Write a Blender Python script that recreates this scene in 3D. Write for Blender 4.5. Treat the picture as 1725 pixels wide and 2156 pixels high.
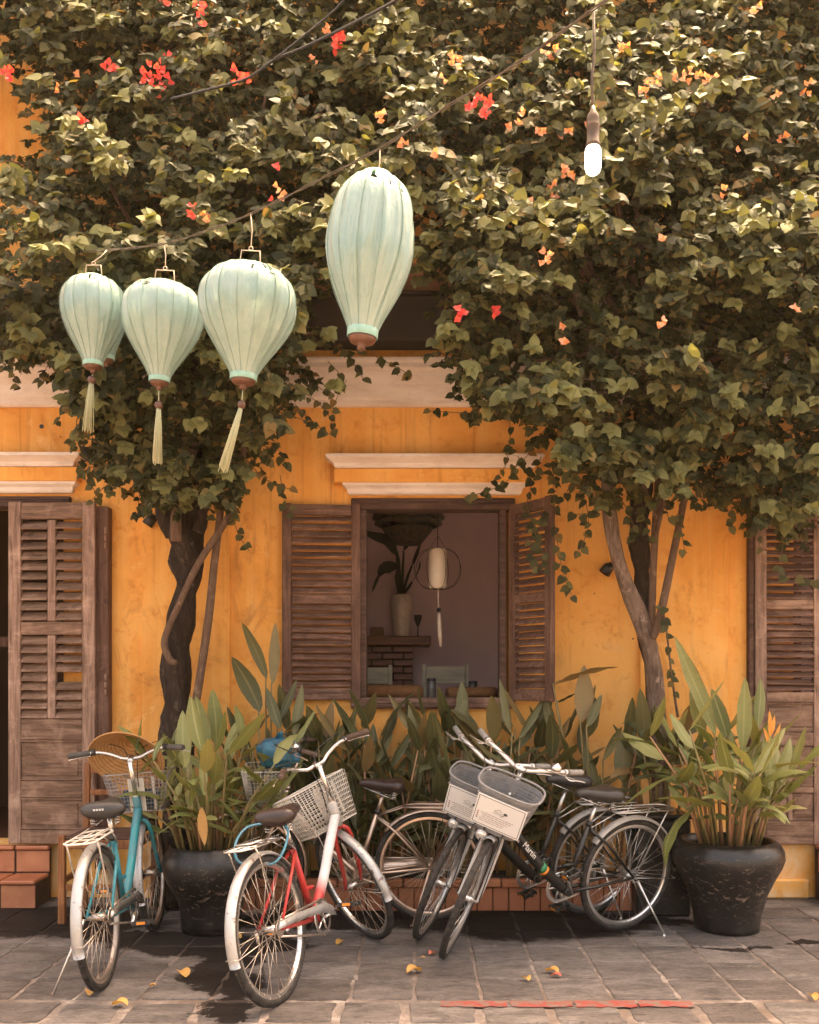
import bpy, math, random
import numpy as np
from mathutils import Vector, Matrix, noise as mnoise

scene = bpy.context.scene
for o in list(bpy.data.objects):
    bpy.data.objects.remove(o)
R = math.radians
FPX, XC, YH, EYE = 2000.0, 862.5, 1433.0, 1.46      # focal length in photo units, centre column, horizon row, eye height

# ------------------------------------------------------------------ camera
cam_d = bpy.data.cameras.new('camera')
cam_d.sensor_fit = 'HORIZONTAL'
cam_d.sensor_width = 36.0
cam_d.lens = 36.0 * FPX / 1725.0
cam_d.shift_y = (YH - 1078.0) / 1725.0
cam_d.clip_start, cam_d.clip_end = 0.05, 500
cam = bpy.data.objects.new('camera', cam_d)
cam.location = (0, 0, EYE)
cam.rotation_euler = (R(90), 0, 0)
scene.collection.objects.link(cam)
scene.camera = cam

# ------------------------------------------------------------------ sky and sun
SUN_EL, SUN_AZ = 72.0, 149.0        # azimuth measured from behind the camera round to the right: the sun stands behind the house
world = bpy.data.worlds.new('World')
scene.world = world
world.use_nodes = True
wn, wl = world.node_tree.nodes, world.node_tree.links
bg = wn['Background']
sky = wn.new('ShaderNodeTexSky')
sky.sky_type = 'NISHITA'
sky.sun_disc = False
sky.sun_elevation = R(SUN_EL)
sky.air_density, sky.dust_density, sky.ozone_density = 0.7, 6.0, 0.3
bg.inputs['Strength'].default_value = 0.15
warm = wn.new('ShaderNodeMix'); warm.data_type = 'RGBA'; warm.blend_type = 'MULTIPLY'
warm.inputs[0].default_value = 1.0
warm.inputs[7].default_value = (1.0, 0.80, 0.57, 1)
wl.new(sky.outputs[0], warm.inputs[6])
wl.new(warm.outputs[2], bg.inputs['Color'])
# direction to the sun
sd = Vector((math.sin(R(SUN_AZ)) * math.cos(R(SUN_EL)), -math.cos(R(SUN_AZ)) * math.cos(R(SUN_EL)), math.sin(R(SUN_EL))))
sky.sun_rotation = math.atan2(sd.x, sd.y)
sun_d = bpy.data.lights.new('sun', 'SUN')
sun_d.energy = 2.0
sun_d.angle = R(1.0)
sun_d.color = (1.0, 0.78, 0.48)
sun = bpy.data.objects.new('sun', sun_d)
sun.rotation_euler = (-sd).to_track_quat('-Z', 'Y').to_euler()
sun.location = (3, 1, 9)
scene.collection.objects.link(sun)

vs = scene.view_settings
vs.view_transform, vs.look, vs.gamma, vs.use_curve_mapping = 'Standard', 'None', 1.0, False
vs.exposure = 3.1
scene.render.engine = 'CYCLES'
cy = scene.cycles
cy.use_denoising = True
cy.max_bounces, cy.diffuse_bounces, cy.glossy_bounces, cy.transmission_bounces, cy.transparent_max_bounces = 7, 5, 3, 4, 6
cy.caustics_reflective = cy.caustics_refractive = False
cy.sample_clamp_indirect = 6.0
cy.volume_bounces = 0
cy.volume_step_rate = 4.0

# ------------------------------------------------------------------ placing
def P(x, y, d):
    """photo column/row at distance d -> a point in the place"""
    return Vector(((x - XC) * d / FPX, d, EYE - (y - YH) * d / FPX))
def G(x, y):
    d = EYE * FPX / (y - YH)
    return Vector(((x - XC) * d / FPX, d, 0.0))
WALL = 6.4
def wx(x): return (x - XC) * WALL / FPX
def wz(y): return EYE - (y - YH) * WALL / FPX

# ------------------------------------------------------------------ mesh collecting
class MB:
    def __init__(s):
        s.v, s.f, s.mi, s.sm = [], [], [], []
    def add(s, vs_, fs, smooth=False, mi=0):
        b = len(s.v)
        s.v.extend([tuple(v) for v in vs_])
        for f in fs:
            s.f.append(tuple(i + b for i in f)); s.mi.append(mi); s.sm.append(smooth)
        return s
    def box(s, a, b, bev=0.0, mi=0, mat=None):
        (x0, y0, z0), (x1, y1, z1) = a, b
        if bev <= 0:
            vv = [(x, y, z) for x in (x0, x1) for y in (y0, y1) for z in (z0, z1)]
            ff = [(0, 1, 3, 2), (4, 6, 7, 5), (0, 4, 5, 1), (2, 3, 7, 6), (0, 2, 6, 4), (1, 5, 7, 3)]
        else:
            c = Vector(((x0 + x1) / 2, (y0 + y1) / 2, (z0 + z1) / 2))
            h = [(x1 - x0) / 2, (y1 - y0) / 2, (z1 - z0) / 2]
            bv = min(bev, min(h) * .6)
            vv, idx = [], {}
            for sx in (-1, 1):
                for sy in (-1, 1):
                    for sz in (-1, 1):
                        for ax in range(3):
                            sg = (sx, sy, sz)
                            p = [c[k] + sg[k] * (h[k] if k == ax else h[k] - bv) for k in range(3)]
                            idx[(sx, sy, sz, ax)] = len(vv); vv.append(p)
            ff = []
            def q(l):
                pts = [Vector(vv[i]) for i in l]
                n = (pts[1] - pts[0]).cross(pts[2] - pts[0])
                m = sum(pts, Vector()) / len(pts) - c
                ff.append(tuple(l) if n.dot(m) > 0 else tuple(reversed(l)))
            for ax in range(3):
                u, w = [k for k in range(3) if k != ax]
                for sg in (-1, 1):
                    l = []
                    for (su, sw) in ((-1, -1), (1, -1), (1, 1), (-1, 1)):
                        t = [0, 0, 0]; t[ax] = sg; t[u] = su; t[w] = sw
                        l.append(idx[(t[0], t[1], t[2], ax)])
                    q(l)
            for ax in range(3):
                u, w = [k for k in range(3) if k != ax]
                for su in (-1, 1):
                    for sw in (-1, 1):
                        l = []
                        for (sa, fa) in ((-1, u), (1, u), (1, w), (-1, w)):
                            t = [0, 0, 0]; t[ax] = sa; t[u] = su; t[w] = sw
                            l.append(idx[(t[0], t[1], t[2], fa)])
                        q(l)
            for sx in (-1, 1):
                for sy in (-1, 1):
                    for sz in (-1, 1):
                        q([idx[(sx, sy, sz, k)] for k in range(3)])
        if mat is not None:
            vv = [mat @ Vector(v) for v in vv]
        return s.add(vv, ff, False, mi)
    def tube(s, pts, r, n=8, closed=False, mi=0, smooth=True, flat=None):
        pts = [Vector(p) for p in pts]
        m = len(pts)
        rs = r if isinstance(r, (list, tuple)) else [r] * m
        vv, ff = [], []
        up = None
        for i, p in enumerate(pts):
            if closed:
                t = pts[(i + 1) % m] - pts[i - 1]
            else:
                t = pts[min(i + 1, m - 1)] - pts[max(i - 1, 0)]
            if t.length < 1e-9: t = Vector((0, 0, 1))
            t.normalize()
            if up is None:
                up = Vector((0, 0, 1)) if abs(t.z) < .9 else Vector((1, 0, 0))
            a = up - t * up.dot(t)
            if a.length < 1e-6: a = t.orthogonal()
            a.normalize(); b = t.cross(a); up = a
            for k in range(n):
                an = 2 * math.pi * k / n
                fl = flat if flat else 1.0
                vv.append(p + a * math.cos(an) * rs[i] * fl + b * math.sin(an) * rs[i])
        for i in range(m if closed else m - 1):
            j = (i + 1) % m
            for k in range(n):
                k2 = (k + 1) % n
                ff.append((i * n + k, i * n + k2, j * n + k2, j * n + k))
        s.add(vv, ff, smooth, mi)
        if not closed and n >= 3:
            b0 = len(s.v) - len(vv)
            s.f.append(tuple(b0 + k for k in reversed(range(n)))); s.mi.append(mi); s.sm.append(False)
            s.f.append(tuple(b0 + (m - 1) * n + k for k in range(n))); s.mi.append(mi); s.sm.append(False)
        return s
    def lathe(s, prof, n=24, mi=0, smooth=True, rad=None, caps=True):
        """prof: list of (r, z) bottom to top about local z; rad(k_angle, i) scales"""
        vv, ff = [], []
        m = len(prof)
        for i, (r, z) in enumerate(prof):
            for k in range(n):
                an = 2 * math.pi * k / n
                rr = r * (rad(an, i) if rad else 1)
                vv.append((rr * math.cos(an), rr * math.sin(an), z))
        for i in range(m - 1):
            for k in range(n):
                k2 = (k + 1) % n
                ff.append((i * n + k, i * n + k2, (i + 1) * n + k2, (i + 1) * n + k))
        b0 = len(s.v)
        s.add(vv, ff, smooth, mi)
        if caps:
            if prof[0][0] > 1e-5:
                s.f.append(tuple(b0 + k for k in reversed(range(n)))); s.mi.append(mi); s.sm.append(False)
            if prof[-1][0] > 1e-5:
                s.f.append(tuple(b0 + (m - 1) * n + k for k in range(n))); s.mi.append(mi); s.sm.append(False)
        return s
    def xf(s, M, start=0):
        for i in range(start, len(s.v)):
            s.v[i] = tuple(M @ Vector(s.v[i]))
        return s
    def mesh(s, name, mats):
        me = bpy.data.meshes.new(name)
        me.from_pydata(s.v, [], s.f)
        if not isinstance(mats, (list, tuple)): mats = [mats]
        for m in mats: me.materials.append(m)
        me.polygons.foreach_set('material_index', s.mi)
        me.polygons.foreach_set('use_smooth', s.sm)
        me.update()
        return me
    def obj(s, name, mats, parent=None, kind=None, label=None):
        return link(bpy.data.objects.new(name, s.mesh(name, mats)), parent, kind, label)

def link(o, parent=None, kind=None, label=None):
    scene.collection.objects.link(o)
    if parent is not None: o.parent = parent
    if kind: o['kind'] = kind
    if label: o['label'] = label
    return o
def tag(o, label, cat, group=None):
    o['label'] = label; o['category'] = cat
    if group: o['group'] = group
    return o
def thing(name, label, cat, loc=(0, 0, 0), group=None, mat=None):
    o = bpy.data.objects.new(name, None)
    o.empty_display_size = .1
    scene.collection.objects.link(o)
    if mat is not None: o.matrix_world = mat
    else: o.location = loc
    return tag(o, label, cat, group)
def inst(me, name, parent, mat):
    o = bpy.data.objects.new(name, me)
    scene.collection.objects.link(o)
    o.parent = parent
    o.matrix_local = mat
    return o

def spline(pts, k=6):
    """Catmull-Rom through points (any dimension)"""
    out = []
    n = len(pts)
    A = [np.array(p, float) for p in pts]
    for i in range(n - 1):
        p0, p1, p2, p3 = A[max(i - 1, 0)], A[i], A[i + 1], A[min(i + 2, n - 1)]
        for j in range(k):
            t = j / k
            out.append(.5 * ((2 * p1) + (-p0 + p2) * t + (2 * p0 - 5 * p1 + 4 * p2 - p3) * t * t + (-p0 + 3 * p1 - 3 * p2 + p3) * t ** 3))
    out.append(A[-1])
    return out

# ------------------------------------------------------------------ materials
def S(h, k=1.0):
    h = h.lstrip('#')
    c = [int(h[i:i + 2], 16) / 255 for i in (0, 2, 4)]
    c = [(x / 12.92 if x <= .04045 else ((x + .055) / 1.055) ** 2.4) * k for x in c]
    return (c[0], c[1], c[2], 1)
def L(r, g, b): return (r, g, b, 1)

class NT:
    def __init__(s, name):
        s.m = bpy.data.materials.new(name); s.m.use_nodes = True
        s.n, s.l = s.m.node_tree.nodes, s.m.node_tree.links
        s.b = s.n['Principled BSDF']; s.out = s.n['Material Output']
        s._tc = None
    def new(s, t, **kw):
        nd = s.n.new(t)
        for k, v in kw.items(): setattr(nd, k, v)
        return nd
    def put(s, sock, v):
        if hasattr(v, 'is_linked') or isinstance(v, bpy.types.NodeSocket): s.l.new(v, sock)
        else: sock.default_value = v
    def coord(s, which='Object'):
        if s._tc is None: s._tc = s.new('ShaderNodeTexCoord')
        return s._tc.outputs[which]
    def pos(s):
        return s.new('ShaderNodeNewGeometry').outputs['Position']
    def mapped(s, vec, scale=(1, 1, 1), loc=(0, 0, 0), rot=(0, 0, 0)):
        mp = s.new('ShaderNodeMapping')
        s.l.new(vec, mp.inputs['Vector'])
        mp.inputs['Scale'].default_value = scale; mp.inputs['Location'].default_value = loc; mp.inputs['Rotation'].default_value = rot
        return mp.outputs[0]
    def noise(s, vec, scale=5, detail=5, rough=.55, dist=0.0):
        t = s.new('ShaderNodeTexNoise')
        s.l.new(vec, t.inputs['Vector'])
        t.inputs['Scale'].default_value = scale; t.inputs['Detail'].default_value = detail
        t.inputs['Roughness'].default_value = rough; t.inputs['Distortion'].default_value = dist
        return t.outputs[0]
    def ramp(s, fac, stops):
        r = s.new('ShaderNodeValToRGB')
        s.put(r.inputs[0], fac)
        e = r.color_ramp.elements
        while len(e) < len(stops): e.new(.5)
        for el, (p, c) in zip(e, stops):
            el.position = p
            el.color = c if not isinstance(c, (int, float)) else (c, c, c, 1)
        return r.outputs[0]
    def mix(s, fac, a, b, mode='MIX'):
        m = s.new('ShaderNodeMix', data_type='RGBA', blend_type=mode)
        s.put(m.inputs[0], fac); s.put(m.inputs[6], a); s.put(m.inputs[7], b)
        return m.outputs[2]
    def math(s, op, a, b=0.0, clamp=False):
        m = s.new('ShaderNodeMath', operation=op); m.use_clamp = clamp
        s.put(m.inputs[0], a); s.put(m.inputs[1], b)
        return m.outputs[0]
    def bump(s, h, strength=.3, dist=.01):
        b = s.new('ShaderNodeBump')
        s.l.new(h, b.inputs['Height']); b.inputs['Strength'].default_value = strength; b.inputs['Distance'].default_value = dist
        s.l.new(b.outputs[0], s.b.inputs['Normal'])
        return b
    def set(s, color=None, rough=None, metal=None, spec=None, **kw):
        if color is not None: s.put(s.b.inputs['Base Color'], color)
        if rough is not None: s.put(s.b.inputs['Roughness'], rough)
        if metal is not None: s.put(s.b.inputs['Metallic'], metal)
        if spec is not None: s.put(s.b.inputs['Specular IOR Level'], spec)
        for k, v in kw.items(): s.put(s.b.inputs[k.replace('_', ' ')], v)
        return s.m

def simple(name, c, c2=None, scale=8, rough=.5, metal=0.0, bump=0.0, bscale=60, stretch=(1, 1, 1), spec=.5, rvar=.12, lo=.35, hi=.65):
    t = NT(name)
    v = t.mapped(t.coord(), stretch)
    nz = t.noise(v, scale, 6)
    col = t.ramp(nz, [(lo, c), (hi, c2 if c2 else tuple(x * .8 for x in c[:3]) + (1,))])
    rr = t.math('ADD', t.math('MULTIPLY', nz, rvar * 2), rough - rvar)
    if bump: t.bump(t.noise(v, bscale, 4), bump, .004)
    return t.set(col, rr, metal, spec)
# ------------------------------------------------------------------ setting materials
def wet_mask(t):
    """where water has been spilt on the paving: at the wall foot, round the left pot and in a run from it"""
    p = t.pos()
    wob = t.new('ShaderNodeVectorMath', operation='ADD')
    nz = t.new('ShaderNodeTexNoise'); t.l.new(p, nz.inputs['Vector']); nz.inputs['Scale'].default_value = 3.2; nz.inputs['Detail'].default_value = 7
    nz.inputs['Roughness'].default_value = .7
    sc = t.new('ShaderNodeVectorMath', operation='MULTIPLY_ADD')
    t.l.new(nz.outputs[1], sc.inputs[0]); sc.inputs[1].default_value = (.75, .42, 0); sc.inputs[2].default_value = (-.375, -.21, 0)
    t.l.new(p, wob.inputs[0]); t.l.new(sc.outputs[0], wob.inputs[1])
    q = wob.outputs[0]
    acc = None
    for (x, y, rx, ry) in ((-1.12, 5.28, .62, .26), (-.95, 4.95, .2, .26), (-.93, 4.70, .2, .19), (-.86, 4.50, .19, .15), (-.82, 4.18, .09, .24), (-1.55, 5.45, .5, .12),
                           (-2.3, 5.78, .8, .40), (-.3, 5.84, 1.1, .30), (.75, 5.72, .85, .38), (1.3, 5.75, .55, .12), (2.25, 5.28, .16, .05), (1.75, 5.2, .2, .05)):
        d = t.new('ShaderNodeVectorMath', operation='SUBTRACT'); t.l.new(q, d.inputs[0]); d.inputs[1].default_value = (x, y, 0)
        m = t.new('ShaderNodeVectorMath', operation='MULTIPLY'); t.l.new(d.outputs[0], m.inputs[0]); m.inputs[1].default_value = (1 / rx, 1 / ry, 0)
        ln = t.new('ShaderNodeVectorMath', operation='LENGTH'); t.l.new(m.outputs[0], ln.inputs[0])
        acc = ln.outputs['Value'] if acc is None else t.math('MINIMUM', acc, ln.outputs['Value'])
    return t.ramp(acc, [(.86, 1.0), (1.0, 0.0)])

def mat_stone():
    t = NT('slate_stone')
    p = t.pos()
    rnd = t.new('ShaderNodeObjectInfo').outputs['Random']
    n1 = t.noise(t.mapped(p, (1.2, 2.6, 1)), 3.0, 8, .65, .6)
    n2 = t.noise(t.mapped(p, (6, 22, 1)), 3.0, 6, .7, .8)
    c = t.ramp(n1, [(.3, S('#57524f')), (.5, S('#7b7572')), (.72, S('#9a9390'))])
    n3 = t.noise(t.mapped(p, (3, 9, 1), (2, 5, 0)), 6.0, 9, .75, 1.5)
    c = t.mix(t.ramp(n3, [(.52, 0), (.66, .75)]), c, S('#423c3a'))
    c = t.mix(t.ramp(n3, [(.30, .6), (.44, 0)]), c, S('#a8a19c'))
    c = t.mix(t.ramp(n2, [(.56, 0), (.72, .7)]), c, S('#b3aba5'))
    c = t.mix(t.ramp(n2, [(.25, .85), (.43, 0)]), c, S('#332c28'))
    tint = t.ramp(rnd, [(0, S('#c0b6b0')), (.5, S('#dcd6d2')), (1, S('#fffaf4'))])
    c = t.mix(.75, c, tint, 'MULTIPLY')
    w = wet_mask(t)
    c = t.mix(t.math('MULTIPLY', w, .9), c, S('#140d0a'))
    h = t.math('ADD', t.math('ADD', t.math('MULTIPLY', n2, .5), t.math('MULTIPLY', n3, .6)), n1)
    t.bump(h, 1.0, .022)
    rr = t.math('SUBTRACT', t.math('ADD', .62, t.math('MULTIPLY', n2, .2)), t.math('MULTIPLY', w, .1))
    return t.set(c, rr, 0, t.math('SUBTRACT', .35, t.math('MULTIPLY', w, .22)))

def mat_mortar():
    t = NT('sandy_joint')
    p = t.pos()
    n = t.noise(p, 7, 8, .7)
    n2 = t.noise(p, 1.3, 4)
    c = t.ramp(n, [(.25, S('#4c4440')), (.5, S('#786d66')), (.75, S('#b3a89f'))])
    c = t.mix(t.ramp(n2, [(.48, 0), (.64, .6)]), c, S('#6a584c'))
    w = wet_mask(t)
    c = t.mix(t.math('MULTIPLY', w, .8), c, S('#1d130e'))
    t.bump(t.noise(p, 60, 5), .6, .006)
    return t.set(c, .85, 0, .25)

def mat_wall(name, dark=0.0):
    t = NT(name)
    p = t.pos()
    big = t.noise(p, 1.1, 6, .6, .4)
    streak = t.noise(t.mapped(p, (5.5, 5.5, .35)), 1.6, 6, .6)
    fine = t.noise(p, 9, 8, .7, .5)
    c = t.ramp(big, [(.28, L(.62, .255, .046)), (.5, L(.80, .375, .085)), (.72, L(.87, .48, .15))])
    c = t.mix(t.ramp(streak, [(.48, 0), (.72, .5)]), c, L(.84, .50, .17))
    c = t.mix(t.ramp(fine, [(.55, 0), (.70, .6)]), c, L(.56, .19, .03))
    c = t.mix(t.ramp(fine, [(.25, .6), (.38, 0)]), c, L(.85, .55, .22))
    # pale salts where the plaster is worn, low down
    sep = t.new('ShaderNodeSeparateXYZ'); t.l.new(p, sep.inputs[0])
    low = t.ramp(t.math('MULTIPLY', sep.outputs['Z'], .25), [(.05, 1), (.30, 0)])
    worn = t.math('MULTIPLY', low, t.ramp(t.noise(t.mapped(p, (2.4, 2.4, 1.3)), 2.6, 8, .65, .8), [(.45, 0), (.62, 1)]))
    c = t.mix(t.math('MULTIPLY', worn, .75), c, L(.82, .60, .36))
    # plaster patches with crisp edges, and dark runs under the mouldings
    pt_ = t.ramp(t.noise(t.mapped(p, (1.1, 1.1, 1.5), (7.7, 0, 2.2)), 1.9, 10, .7, .9), [(.595, 0), (.615, .5)])
    c = t.mix(pt_, c, L(.80, .45, .17))
    run = t.math('MULTIPLY', t.ramp(t.noise(t.mapped(p, (9, 9, .22), (1.3, 0, 0)), 2.4, 7, .7), [(.56, 0), (.70, 1)]), t.ramp(t.math('MULTIPLY', sep.outputs['Z'], .25), [(.30, 0), (.72, .55)]))
    c = t.mix(run, c, L(.34, .13, .035))
    # grime
    gr = t.ramp(t.noise(t.mapped(p, (1.6, 1.6, .8), (3.1, 0, 1.2)), 2.2, 9, .72, 1.2), [(.56, 0), (.70, .75)])
    c = t.mix(t.math('MULTIPLY', gr, .7), c, L(.26, .10, .03))
    t.bump(t.math('ADD', fine, t.math('MULTIPLY', t.noise(p, 45, 5, .6), .5)), .35, .01)
    return t.set(c, .8, 0, .25)

def mat_wood(name, c1, c2, c3, axis='z', worn=.5, rough=.7, scale=1.0):
    t = NT(name)
    st = {'z': (22, 22, 1.4), 'x': (1.4, 22, 22), 'y': (22, 1.4, 22)}[axis]
    rnd = t.new('ShaderNodeObjectInfo').outputs['Random']
    off = t.new('ShaderNodeCombineXYZ'); t.put(off.inputs[0], t.math('MULTIPLY', rnd, 7.0)); t.put(off.inputs[2], t.math('MULTIPLY', rnd, 3.0))
    va = t.new('ShaderNodeVectorMath', operation='ADD'); t.l.new(t.pos(), va.inputs[0]); t.l.new(off.outputs[0], va.inputs[1])
    v = t.mapped(va.outputs[0], tuple(k * scale for k in st))
    g = t.noise(v, 2.0, 7, .65, .8)
    w = t.noise(t.pos(), 4.5, 7, .7, .6)
    c = t.ramp(g, [(.3, c1), (.5, c2), (.72, c3)])
    c = t.mix(t.ramp(w, [(.5, 0), (.7, worn)]), c, tuple(min(1, x * 1.7 + .03) for x in c3[:3]) + (1,))
    c = t.mix(t.ramp(w, [(.25, .75), (.42, 0)]), c, tuple(x * .35 for x in c1[:3]) + (1,))
    c = t.mix(.5, c, t.ramp(rnd, [(0, L(.72, .70, .68)), (1, L(1.1, 1.08, 1.06))]), 'MULTIPLY')
    t.bump(g, .55, .004)
    return t.set(c, rough, 0, .3)

M = {}
M['stone'] = mat_stone()
M['mortar'] = mat_mortar()
M['wall'] = mat_wall('ochre_plaster')
def mat_mould():
    t = NT('pale_limewash'); p = t.pos()
    n = t.noise(t.mapped(p, (1, 1, 3)), 3, 8, .7, .5)
    c = t.ramp(n, [(.3, L(.58, .46, .38)), (.5, L(.72, .61, .53)), (.7, L(.80, .70, .63))])
    c = t.mix(t.ramp(t.noise(p, 14, 8, .75), [(.60, 0), (.74, .6)]), c, L(.30, .17, .10))
    t.bump(t.noise(p, 30, 6), .3, .006)
    return t.set(c, .8, 0, .25)
M['mould'] = mat_mould()
M['wood_door'] = mat_wood('weathered_door_wood', S('#5a4436'), S('#846858'), S('#a58876'))
M['wood_door_x'] = mat_wood('weathered_rail_wood', S('#4f3a2c'), S('#7a5e4c'), S('#9a7c68'), 'x')
M['wood_shut'] = mat_wood('brown_shutter_wood', S('#3a251b'), S('#5f4336'), S('#7b5d4d'), 'z', .3)
M['wood_slat'] = mat_wood('brown_slat_wood', S('#3e281e'), S('#694c3e'), S('#8b6c5b'), 'x', .45)
M['wood_dark'] = mat_wood('dark_frame_wood', S('#33211a'), S('#523a30'), S('#6a5044'), 'x', .2)
M['wood_chair'] = mat_wood('brown_chair_wood', S('#5d3720'), S('#8a5835'), S('#a8744a'), 'z', .3, .55)
M['beam'] = simple('dark_eave_board', S('#2e231e'), S('#3d302a'), 3, .75, bump=.2)
M['roofwall'] = simple('faded_terracotta_plaster', L(.42, .17, .09), L(.55, .26, .13), 2.5, .85, bump=.25)
M['tile'] = simple('terracotta_tile', L(.30, .095, .042), L(.44, .165, .075), 5, .55, bump=.3, bscale=40)
M['tile_b'] = simple('terracotta_brick', L(.36, .13, .06), L(.50, .21, .10), 6, .7, bump=.35, bscale=40)
M['grout'] = simple('dark_grout', L(.05, .028, .018), L(.09, .05, .03), 9, .9)
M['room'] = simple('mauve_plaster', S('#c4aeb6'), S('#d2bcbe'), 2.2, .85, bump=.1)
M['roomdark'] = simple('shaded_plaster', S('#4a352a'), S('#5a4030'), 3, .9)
M['floorwood'] = mat_wood('room_floor_wood', S('#3a2418'), S('#553524'), S('#6a4632'), 'x', .1)
M['paint_red'] = simple('worn_red_paint', L(.24, .045, .034), L(.17, .115, .095), 22, .8, bump=.6, lo=.42, hi=.60)
M['streak'] = simple('spilt_limewash', L(.75, .58, .45), L(.70, .45, .25), 6, .8)
M['blackmetal'] = simple('black_metal', L(.012, .011, .010), L(.02, .018, .016), 12, .45)

# ------------------------------------------------------------------ ground and paving
g = MB()
g.add([(-40, -30, -.0055), (40, -30, -.0055), (40, 6.42, -.0055), (-40, 6.42, -.0055)], [(0, 1, 2, 3)])
ground = g.obj('ground', M['mortar'], kind='structure')
rows = [3.42, 3.735, 4.045, 4.35, 4.65, 4.925, 5.23, 5.53, 5.83, 6.12, 6.4]
pav = bpy.data.objects.new('pavement', None); scene.collection.objects.link(pav); pav['kind'] = 'structure'
rng = random.Random(5)
COLS = []
for k_ in range(2):
    l_ = [-3.75 + .04 * k_]
    while l_[-1] < 3.8: l_.append(l_[-1] + .308 + rng.uniform(-.02, .02))
    COLS.append(l_)
for ri in range(len(rows) - 1):
    y0, y1 = rows[ri], rows[ri + 1]
    edge = y1 <= 4.36
    gap = .020 if edge else .0065
    ci = 0
    cols_ = COLS[1 if edge else 0]
    x = cols_[0]
    for ci in range(len(cols_) - 1):
        x = cols_[ci]; w = cols_[ci + 1] - x
        sh = .012 * (y0 - 4.35)
        a, b = x + gap + sh + rng.uniform(0, .004), x + w - gap + sh - rng.uniform(0, .004)
        c0, c1 = y0 + gap * (.7 if not edge else .9) + rng.uniform(-.006, .006), y1 - gap * .7 + rng.uniform(-.006, .006)
        if y1 == 4.35: c1 -= .03
        if rng.random() < .12: b += 0.0
        n = 5
        ol = []
        for (p, q) in (((a, c0), (b, c0)), ((b, c0), (b, c1)), ((b, c1), (a, c1)), ((a, c1), (a, c0))):
            for k in range(n):
                u = k / n
                jj = .006 if k else .010
                ol.append((p[0] + (q[0] - p[0]) * u + rng.uniform(-jj, jj), p[1] + (q[1] - p[1]) * u + rng.uniform(-jj, jj)))
        cx, cyy = (a + b) / 2, (c0 + c1) / 2
        hz = rng.uniform(-.003, .002); tx, ty = rng.uniform(-.008, .008), rng.uniform(-.008, .008)
        mb = MB()
        N = len(ol)
        vv = [(px - cx, py - cyy, -.03) for px, py in ol]
        vv += [(px - cx, py - cyy, hz - .004 + (px - cx) * tx + (py - cyy) * ty) for px, py in ol]
        vv += [((px - cx) * .965, (py - cyy) * .965, hz + (px - cx) * tx + (py - cyy) * ty) for px, py in ol]
        ff = [(k, (k + 1) % N, N + (k + 1) % N, N + k) for k in range(N)] + [(N + k, N + (k + 1) % N, 2 * N + (k + 1) % N, 2 * N + k) for k in range(N)]
        ff.append(tuple(2 * N + k for k in range(N)))
        mb.add(vv, ff)
        o = mb.obj('paving_stone', M['stone'], pav); o.location = (cx, cyy, 0)
# worn red line on the edge course
rl = thing('painted_line', 'worn red painted line along the edge of the paving stones', 'painted line', (0, 0, 0))
for (xa, xb) in ((928, 1066), (1074, 1203), (1210, 1338), (1342, 1455)):
    mb = MB(); n = 9
    A, B = G(xa, 2112), G(xb, 2112)
    vv, ff = [], []
    for k in range(n):
        u = k / (n - 1)
        px = A.x + (B.x - A.x) * u
        vv += [(px, 4.238 + rng.uniform(-.012, .012), .0045), (px, 4.318 + rng.uniform(-.010, .010), .0045)]
        if k: ff.append((2 * k - 2, 2 * k, 2 * k + 1, 2 * k - 1))
    vv += [(v[0], v[1], .002) for v in vv]
    ff += [(2 * k - 2 + 2 * n, 2 * k - 1 + 2 * n, 2 * k + 1 + 2 * n, 2 * k + 2 * n) for k in range(1, n)]
    mb.add(vv, ff); mb.obj('paint_dash', M['paint_red'], rl)

# ------------------------------------------------------------------ house
house = thing('yellow_house', 'ochre yellow plaster house front with brown louvred shutters and pale mouldings', 'house', (0, WALL, 0))
def hl(mb): return mb.xf(Matrix.Translation((0, -WALL, 0)))
def wall_grid(xs, zs, holes, y0, y1):
    mb = MB()
    nx, nz = len(xs) - 1, len(zs) - 1
    def solid(i, k):
        if i < 0 or k < 0 or i >= nx or k >= nz: return False
        cx, cz = (xs[i] + xs[i + 1]) / 2, (zs[k] + zs[k + 1]) / 2
        return not any(a < cx < b and c < cz < d for a, b, c, d in holes)
    for i in range(nx):
        for k in range(nz):
            if not solid(i, k): continue
            a, b, c, d = xs[i], xs[i + 1], zs[k], zs[k + 1]
            mb.add([(a, y0, c), (b, y0, c), (b, y0, d), (a, y0, d)], [(0, 1, 2, 3)])
            mb.add([(a, y1, c), (b, y1, c), (b, y1, d), (a, y1, d)], [(3, 2, 1, 0)])
            if not solid(i - 1, k): mb.add([(a, y0, c), (a, y1, c), (a, y1, d), (a, y0, d)], [(3, 2, 1, 0)])
            if not solid(i + 1, k): mb.add([(b, y0, c), (b, y1, c), (b, y1, d), (b, y0, d)], [(0, 1, 2, 3)])
            if not solid(i, k - 1): mb.add([(a, y0, c), (b, y0, c), (b, y1, c), (a, y1, c)], [(3, 2, 1, 0)])
            if not solid(i, k + 1): mb.add([(a, y0, d), (b, y0, d), (b, y1, d), (a, y1, d)], [(0, 1, 2, 3)])
    return mb
WO = (wx(752), wx(1072), wz(1478), wz(1066))          # window opening
DL = (-3.62, wx(134), .36, wz(1062))                   # left doorway
DR = (wx(1672), 3.9, .36, wz(1062))                    # right doorway, behind the closed leaf
xs = sorted({-6.0, 6.0, WO[0], WO[1], DL[0], DL[1], DR[0], DR[1]})
zs = sorted({0.0, 7.8, WO[2], WO[3], DL[2], DL[3]})
hl(wall_grid(xs, zs, (WO, DL, DR), WALL, WALL + .24)).obj('wall', M['wall'], house)
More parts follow.
